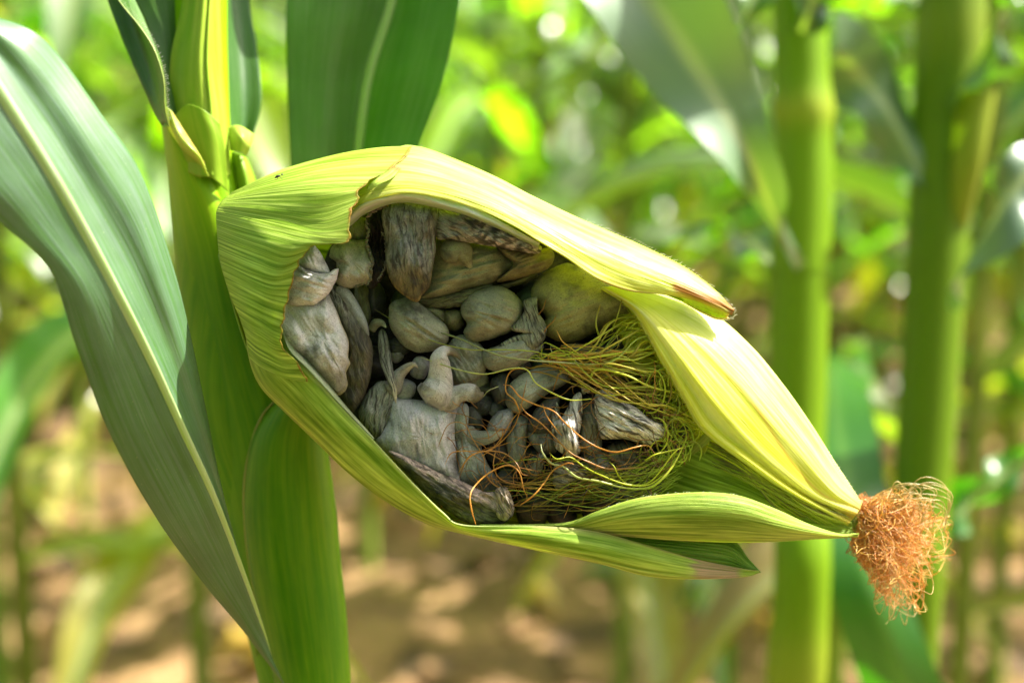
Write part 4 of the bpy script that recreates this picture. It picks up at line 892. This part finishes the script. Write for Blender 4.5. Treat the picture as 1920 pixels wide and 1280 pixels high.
gall(K3([(786, 560), (828, 520), (882, 540), (932, 588), (1003, 618), (1092, 688), (1175, 722), (1162, 772), (1100, 822), (1020, 812), (930, 792), (850, 797), (818, 782), (803, 720), (788, 640)]), 8, 7, (.66, .61, .53), M_wrin, 28, lump=.25, wr=.09, power=2.6, cen=(1165, 778), na=150, label='pale gall with deep black wrinkles at the right')  # pale skin with its highlights painted in as a brighter base
gall(K3([(835, 870), (900, 825), (995, 835), (1045, 900), (1064, 1000), (1052, 1065), (980, 1066), (905, 1045), (912, 1000), (868, 930)]), 1, 7, (.17, .15, .11), M_wrin, 75)
gall(K3([(720, 880), (830, 870), (890, 950), (915, 1030), (862, 1048), (760, 1025), (715, 960)]), 0, 7, (.21, .205, .17), grain=75)
gall(K3([(750, 1035), (900, 1035), (980, 1080), (1100, 1110), (1010, 1150), (920, 1198), (830, 1158), (785, 1100)]), 1, 6, (.16, .15, .12), M_wrin, 30)
gall(K3([(1045, 560), (1132, 545), (1185, 620), (1195, 695), (1100, 695), (1058, 640)]), 2, 5, (.26, .19, .10), M_wrin, 50, label='brown wrinkled gall among the silk')
gall(K3([(545, 1010), (556, 950), (620, 930), (705, 965), (724, 1010), (645, 1052), (622, 1082), (570, 1088), (543, 1050)]), 6, 5, (.34, .29, .19), M_wrin, 30, lump=.4)
gall(K3([(398, 740), (428, 655), (480, 595), (566, 555), (570, 605), (530, 685), (525, 765), (450, 772)]), 2, 6, GD, grain=-50)
gall(K3([(398, 770), (524, 760), (556, 860), (505, 885), (450, 865)]), 1, 6, (.20, .19, .15), grain=80)
gall(K3([(278, 800), (328, 688), (392, 698), (384, 800), (380, 880), (362, 965), (310, 945), (288, 880)]), 0, 6, (.24, .235, .19), M_gall, 85)
gall(K3([(165, 740), (218, 655), (302, 636), (304, 702), (262, 782), (188, 802)]), 0, 6, GR, grain=-50)
gall(K3([(375, 960), (440, 895), (494, 900), (445, 1015), (388, 1005)]), 4, 4, (.28, .26, .2), M_wrin, -60)
gall(K3([(620, 270), (740, 260), (860, 275), (870, 330), (800, 370), (680, 350)]), -1, 5, (.20, .18, .13), M_wrin, 5)
gtube([K3([(700, 520, 5, 10), (730, 515, 6, 9), (750, 535, 7, 3)])], (.5, .45, .35), M_wrin)
for k, (cx, cy, r) in enumerate(((960, 815, 24), (935, 845, 22), (1000, 860, 22), (905, 760, 20), (1240, 740, 20), (1262, 830, 22), (1170, 700, 22), (950, 900, 20), (1005, 935, 22), (1075, 900, 20), (1225, 905, 20), (1130, 930, 24), (1195, 960, 18), (975, 690, 22), (820, 640, 16), (745, 650, 16))):  # small deep fillers, recess shade again in the dark base
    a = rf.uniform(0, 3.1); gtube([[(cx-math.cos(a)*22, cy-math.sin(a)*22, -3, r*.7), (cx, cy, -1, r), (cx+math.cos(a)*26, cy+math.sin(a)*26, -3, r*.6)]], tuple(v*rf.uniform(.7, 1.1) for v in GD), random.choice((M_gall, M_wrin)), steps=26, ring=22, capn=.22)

# --- silk inside the ear
LIME = (0.60, 0.64, 0.04); LIM2 = (0.44, 0.52, 0.04); ORG = (0.62, 0.30, 0.05); BRN = (0.30, 0.14, 0.03); PAL = (0.42, 0.46, 0.20)
def st(pts, z, r=1.6, c0=ORG, c1=ORG):
    r *= .78
    strands('silk_strand', [([(x, y, z[i] if isinstance(z, (list, tuple)) else z+1.5*math.sin(i*1.7)) for i, (x, y) in enumerate(K3(pts))], r, c0, c1)], ear)
st([(255, 490), (300, 500), (350, 560), (430, 600), (540, 640), (600, 700), (700, 790), (800, 850), (900, 875), (1000, 850), (1080, 838), (1122, 885)], 16, 1.9)
st([(350, 600), (390, 655), (470, 710), (560, 800), (640, 880), (740, 930), (850, 970), (1000, 965), (1070, 960)], 15.5, 1.9, ORG, (0.42, .22, .08))
st([(98, 1290), (72, 1200), (66, 1120), (100, 1060), (180, 990), (280, 950), (345, 990), (370, 1080), (392, 1132)], (19, 22, 21, 18, 16, 15, 15, 15, 14), 1.9)
st([(350, 1180), (430, 1120), (490, 1050), (540, 980), (620, 938), (660, 945)], 16, 1.9)
st([(350, 650), (320, 580), (270, 530), (278, 445), (320, 402), (390, 402)], 14, 1.6)
st([(0, 990), (60, 905), (150, 870), (260, 882), (330, 940), (362, 1000), (410, 1010)], 15, 1.6, ORG, BRN)
st([(480, 600), (510, 680), (600, 790), (690, 850), (780, 830)], 14, 1.5)
st([(390, 460), (350, 640), (310, 740), (230, 830), (130, 900)], 13, 1.3, BRN, ORG)
st([(150, 900), (150, 980), (200, 1060), (300, 1100)], 13, 1.2, BRN, ORG)
st([(210, 870), (200, 960), (240, 1030), (330, 1060), (420, 1090)], 14, 1.2, ORG, BRN)
st([(-150, 180), (0, 225), (120, 280), (260, 330), (420, 352), (560, 362), (700, 372)], (5, 10, 14, 16, 16, 14, 12), 2.3, (.24, .27, .10), PAL)
st([(-215, 335), (0, 405), (150, 430), (300, 398), (390, 405), (440, 480), (540, 540), (640, 578), (760, 572)], (10, 14, 16, 17, 17, 17, 16, 15, 14), 1.9, PAL, LIME)
st([(-480, 60), (-330, 150), (-150, 240), (60, 290), (240, 290), (420, 300), (540, 330)], (1, 5, 9, 12, 13, 13, 12), 1.5, (.26, .26, .08), LIM2)
st([(470, 830), (480, 880), (530, 940), (600, 960), (680, 1020), (800, 1042), (950, 1080), (1080, 1080), (1150, 1040), (1220, 960), (1280, 850)], 15, 2.8, PAL, LIME)
st([(520, 880), (560, 915), (640, 905), (720, 960), (820, 1010), (960, 1060), (1080, 1062), (1180, 1000)], 15.5, 1.8, LIME, LIME)
st([(860, 930), (890, 960), (920, 1020), (980, 1060), (1100, 1040), (1230, 880), (1290, 840)], 14, 1.6, LIME, LIME)
st([(1060, 925), (1120, 890), (1200, 870), (1290, 850)], 15, 1.8, LIME, LIME)
st([(690, 300), (720, 320), (800, 390), (790, 330), (880, 300), (960, 310)], 12, 1.5)
st([(560, 180), (590, 240), (640, 280), (700, 320), (760, 300)], 13, 1.5, ORG, LIME)
st([(590, 10), (810, 30), (785, 140), (812, 240)][1:], 8, 2.2, (.36, .26, .05), LIM2); st([(935, 0), (910, 90), (875, 190)], 9, 1.8, (.36, .26, .05), LIM2)
st([(500, 0), (480, 60), (430, 120)], 6, 1.4, BRN, BRN); st([(560, 90), (540, 130), (500, 170), (470, 240)], 8, 1.3, BRN, ORG)
st([(0, 440), (-30, 480), (150, 560), (200, 520)][:0] or [(140, 560), (170, 525), (230, 500)], 14, 1.0, PAL, PAL)
st([(0, 1030), (60, 900), (180, 860), (240, 800), (300, 700), (350, 640)], 13, 1.2, BRN, ORG)
st([(100, 800), (180, 790), (250, 740), (230, 830), (150, 870)], 12, 1.2, BRN, ORG)
st([(-120, 850), (-60, 720), (30, 715), (80, 800), (140, 900), (150, 960)], 11, 1.1, BRN, ORG)
st([(-80, 950), (-40, 880), (60, 870), (170, 880), (300, 950), (480, 990)], 14, 1.2, ORG, BRN)
rs = random.Random(12)
EDGE = K3([(985, 90), (1100, 150), (1180, 300), (1240, 420), (1290, 520), (1335, 650), (1360, 760)])
def edgept(t): return spline(EDGE, 40)[int(t*39)]
ED = spline(EDGE, 60)
bund = []
for k in range(85):
    t = rs.random(); e = ED[int(t*59)]; tx = rs.uniform(440, 900); ty = rs.uniform(275, 415)+ (t-.4)*90
    d = K3([(tx, ty)])[0]; z = rs.uniform(2, 13)
    m1_ = (e[0]+(d[0]-e[0])*.33+rs.uniform(-14, 14), e[1]+(d[1]-e[1])*.33+rs.uniform(-10, 16)); m2_ = (e[0]+(d[0]-e[0])*.66+rs.uniform(-14, 14), e[1]+(d[1]-e[1])*.66+rs.uniform(-8, 30))
    og = rs.random() < .72
    c1 = rs.choice((ORG, BRN, (0.62, .40, .06))) if og else rs.choice((LIME, LIM2, PAL))
    pts = [(e[0]+6, e[1], z-5), (m1_[0], m1_[1], z), (m2_[0], m2_[1], z+2), (d[0], d[1], z)]
    if rs.random() < .5:
        a = rs.uniform(0, 6.28); pts.append((d[0]-rs.uniform(10, 55), d[1]+rs.uniform(-25, 25), z-1)); pts.append((pts[-1][0]+math.cos(a)*18, pts[-1][1]+math.sin(a)*18, z-3))
    bund.append((pts, rs.choice((.8, 1.1, 1.5, 2.0, 2.9)), rs.choice((LIME, LIM2, (0.55, .56, .06))), c1))
tag(strands('silk', bund, ear), kind='stuff', label='tangle of lime and orange silk across the upper right of the opening')
bund = []
for k in range(90):      # curls by the right husk
    cx, cy = K3([(rs.uniform(1090, 1330), rs.uniform(430, 900))])[0]; R = rs.uniform(10, 34); a0 = rs.uniform(0, 6.28); z = rs.uniform(2, 12); n = rs.randint(4, 8); sgn = rs.choice((-1, 1))
    pts = [(cx+math.cos(a0+sgn*j*.75)*R*(1-.05*j), cy+math.sin(a0+sgn*j*.75)*R*1.3*(1-.03*j)+j*2, z+.5*math.sin(j)) for j in range(n)]
    bund.append((pts, rs.uniform(.9, 1.9), rs.choice((LIME, LIM2, LIM2, (0.28, .30, .04))), rs.choice((LIME, LIM2, BRN))))
for k in range(110):     # short ones rooted along the yellow husk
    e = ED[rs.randrange(60)]; a = rs.uniform(2.0, 3.9); L = rs.uniform(25, 75); z = rs.uniform(-2, 9)
    pts = [(e[0]+12, e[1]-2, z-3), (e[0]+math.cos(a)*L*.5+rs.uniform(-6, 6), e[1]-math.sin(a)*L*.5+rs.uniform(-6, 8), z+1), (e[0]+math.cos(a)*L, e[1]-math.sin(a)*L+rs.uniform(0, 14), z)]
    bund.append((pts, rs.uniform(.7, 1.6), rs.choice((LIME, (0.55, .56, .06))), rs.choice((LIME, LIM2))))
tag(strands('silk', bund, ear), kind='stuff', label='curled lime green silk along the yellow husk')
bund = []
for k in range(70):      # low strands sweeping along the bottom
    x0, y0 = K3([(rs.uniform(1150, 1300), rs.uniform(850, 1060))])[0]; x1, y1 = K3([(rs.uniform(150, 850), rs.uniform(950, 1240))])[0]; z = rs.uniform(2, 12)
    sag = rs.uniform(-22, 40)
    og = rs.random() < .5
    pts = [(x0, y0, z-2), (x0+(x1-x0)*.3, y0+(y1-y0)*.3+sag, z), (x0+(x1-x0)*.55+rs.uniform(-14, 14), y0+(y1-y0)*.6+sag*.6+rs.uniform(-14, 14), z), (x0+(x1-x0)*.8, y0+(y1-y0)*.85+rs.uniform(-20, 20), z+1), (x1, y1+rs.uniform(-14, 14), z-1)]
    pts = [(a, min(b, 978), c) for a, b, c in pts]
    bund.append((pts, rs.uniform(.6, 1.4), LIM2, rs.choice((ORG, BRN)) if og else rs.choice((LIM2, (.20, .15, .05), (0.22, .22, .05)))))
for k in range(70):      # dark dried threads over the lower right galls
    x0, y0 = K3([(rs.uniform(650, 1330), rs.uniform(520, 1080))])[0]; a = rs.uniform(2.4, 3.9); x, y_ = x0, y0; pts = []
    for j in range(rs.randint(4, 8)): pts.append((x, min(y_, 975), 11+rs.uniform(-4, 3))); a += rs.uniform(-.7, .7); x += math.cos(a)*19; y_ += math.sin(a)*19
    bund.append((pts, rs.uniform(.5, 1.1), rs.choice((BRN, (.16, .08, .03), (.10, .06, .03))), rs.choice((BRN, ORG, (.12, .07, .03)))))
for k in range(60):      # thin brown threads left
    x0, y0 = K3([(rs.uniform(0, 520), rs.uniform(600, 1200))])[0]; a = rs.uniform(0, 6.28); pts = []; x, y_ = x0, y0
    for j in range(5): pts.append((x, y_, 9+rs.uniform(-3, 3))); a += rs.uniform(-.9, .9); x += math.cos(a)*16; y_ += math.sin(a)*16
    pts = [(a_, min(b_, 975), c_) for a_, b_, c_ in pts]
    bund.append((pts, rs.uniform(.5, .9), BRN, rs.choice((ORG, BRN))))
tag(strands('silk', bund, ear), kind='stuff', label='thin silk threads along the bottom of the opening')
bund = []
for k in range(70):      # fine bundle running to the tip over the green inner husk
    t = rs.random()
    x0, y0 = 1325+rs.uniform(-10, 30)+t*15, 818+t*55; s_ = rs.random()
    x1, y1 = 1560+rs.uniform(-60, 40), 968+rs.uniform(-14, 16)
    pts = [(x0, y0, 1), (x0+(x1-x0)*.3, y0+(y1-y0)*.22+rs.uniform(-6, 12), 4), (x0+(x1-x0)*.65, y0+(y1-y0)*.68+rs.uniform(-10, 10), 2), (x1, y1, -7)]
    bund.append((pts, rs.uniform(.8, 2.2), rs.choice((LIM2, LIME, (.28, .30, .04), (.18, .16, .04))), rs.choice((LIME, LIM2, (.20, .2, .04)))))
tag(strands('silk', bund, ear), kind='stuff', label='fine silk bundle leading to the tip of the ear')

# silk tuft at the tip
tuft = []
def inside(x, y, g=1.0):
    # rough outline of the tuft
    return ((x-1695)/(88*g))**2+((y-1015)/(90*g))**2 < 1 or ((x-1688)/(58*g))**2+((y-1095)/(82*g))**2 < 1
TC = [(0.80, .36, .07), (0.74, .32, .06), (0.84, .50, .14), (0.60, .25, .05), (0.88, .64, .28), (.72, .50, .10)]
for k in range(950):
    x, y_, z = 1602+rs.uniform(-8, 14), 972+rs.uniform(-26, 34), -18+rs.uniform(-3, 3)
    gg = rs.choice((.6, .8, .95, 1.0, 1.06, 1.16)); a = rs.uniform(-.9, 1.35); pts = [(x, y_, z)]; spin = rs.uniform(-.6, .6); n = rs.randint(7, 15); step = rs.uniform(10, 19)
    for j in range(n):
        a += spin+rs.uniform(-.35, .35)
        if rs.random() < .18: spin = rs.uniform(-.7, .7)
        nx, ny = x+math.cos(a)*step, y_+math.sin(a)*step+1.5
        if j > 1 and not inside(nx, ny, gg):
            a = math.atan2(1045-y_, 1690-x)+rs.uniform(-.9, .9); nx, ny = x+math.cos(a)*step, y_+math.sin(a)*step
        x, y_ = nx, ny; z = max(-42, min(-4, z+rs.uniform(-4, 3.4)))
        pts.append((x, y_, z))
    ax = sum(p[0] for p in pts)/len(pts); ay = sum(p[1] for p in pts)/len(pts); q = fbm(ax/17, ay/17, pts[-1][2]/9, 2)
    c = TC[3] if q < -.12 else (.36, .15, .035) if q < -.02 and rs.random() < .5 else TC[4] if q > .28 else rs.choice(TC); tuft.append((pts, rs.uniform(.35, .8), c, rs.choice(TC)))
for k in range(26):      # loose pale loops on top
    x0, y0 = rs.uniform(1620, 1690), rs.uniform(940, 985); x1 = rs.uniform(1690, 1785); y1 = rs.uniform(905, 960)
    tuft.append(([(x0, y0, -16), ((x0+x1)/2, min(y0, y1)-rs.uniform(0, 14), -12), (x1, y1, -14), (x1+rs.uniform(-10, 6), y1+rs.uniform(20, 60), -16)], rs.uniform(.7, 1.2), (.60, .42, .14), (.62, .55, .25)))
tag(strands('silk_tuft', tuft, ear), kind='stuff', label='frizzy orange brown silk tuft at the tip of the ear')

fz = []
for (line, z_) in ((spline([(1340, 548), (1362, 566), (1377, 585), (1372, 598), (1350, 600)], 40), 9), (spline([(1100, 415), (1200, 458), (1280, 498), (1335, 538)], 60), 5), (spline([(1500, 775), (1570, 878), (1612, 940)], 50), -4), (spline([(1130, 955), (1200, 934), (1300, 924), (1380, 929)], 60), 17)):
    for (x, y) in line:
        a = rs.uniform(-1.5, .1); L = rs.uniform(3, 7)
        fz.append(([(x-1, y+1, z_), (x+math.cos(a)*L*.6, y+math.sin(a)*L*.6, z_), (x+math.cos(a+.3)*L, y+math.sin(a+.3)*L, z_)], .35, (.8, .8, .6), (.85, .82, .7)))
tag(strands('husk_hairs', fz, ear), kind='stuff', label='fine pale fuzz along the husk edges')

# tiny insect on the striped husk
def insect():
    root = bpy.data.objects.new('small_fly', None); COL.objects.link(root); root.location = P(522, 331, 14)
    tag(root, 'tiny dark insect sitting on the striped green husk', 'insect')
    m, nt = newmat('insect_dark'); b = NB(nt); bs = b.n('ShaderNodeBsdfPrincipled'); bs.inputs['Base Color'].default_value = (.02, .016, .01, 1); bs.inputs['Roughness'].default_value = .4
    o_ = b.n('ShaderNodeOutputMaterial'); b.l(bs.outputs[0], o_.inputs[0])
    inv = Matrix.Translation(-root.location)
    for nm, path in (('body', [(515, 334, 14, 1.2), (520, 331, 14.3, 2.4), (526, 329, 14.2, 1.6)]), ('head', [(527, 328, 14.2, 1), (529, 327, 14.2, 1.5), (531, 327, 14, .8)])):
        o = tube(nm, [path], m, root, lambda t, q, x, y: (.02, .02, .02), steps=8, ring=8, capn=.3); o.data.transform(inv)
    o = strands('leg', [([(522, 331, 14), (519, 336, 14), (516, 338, 13)], .4, (.02, .02, .02), (.02, .02, .02)), ([(524, 330, 14), (527, 334, 14), (530, 336, 13)], .4, (.02, .02, .02), (.02, .02, .02))], root, m); o.data.transform(inv)
insect()
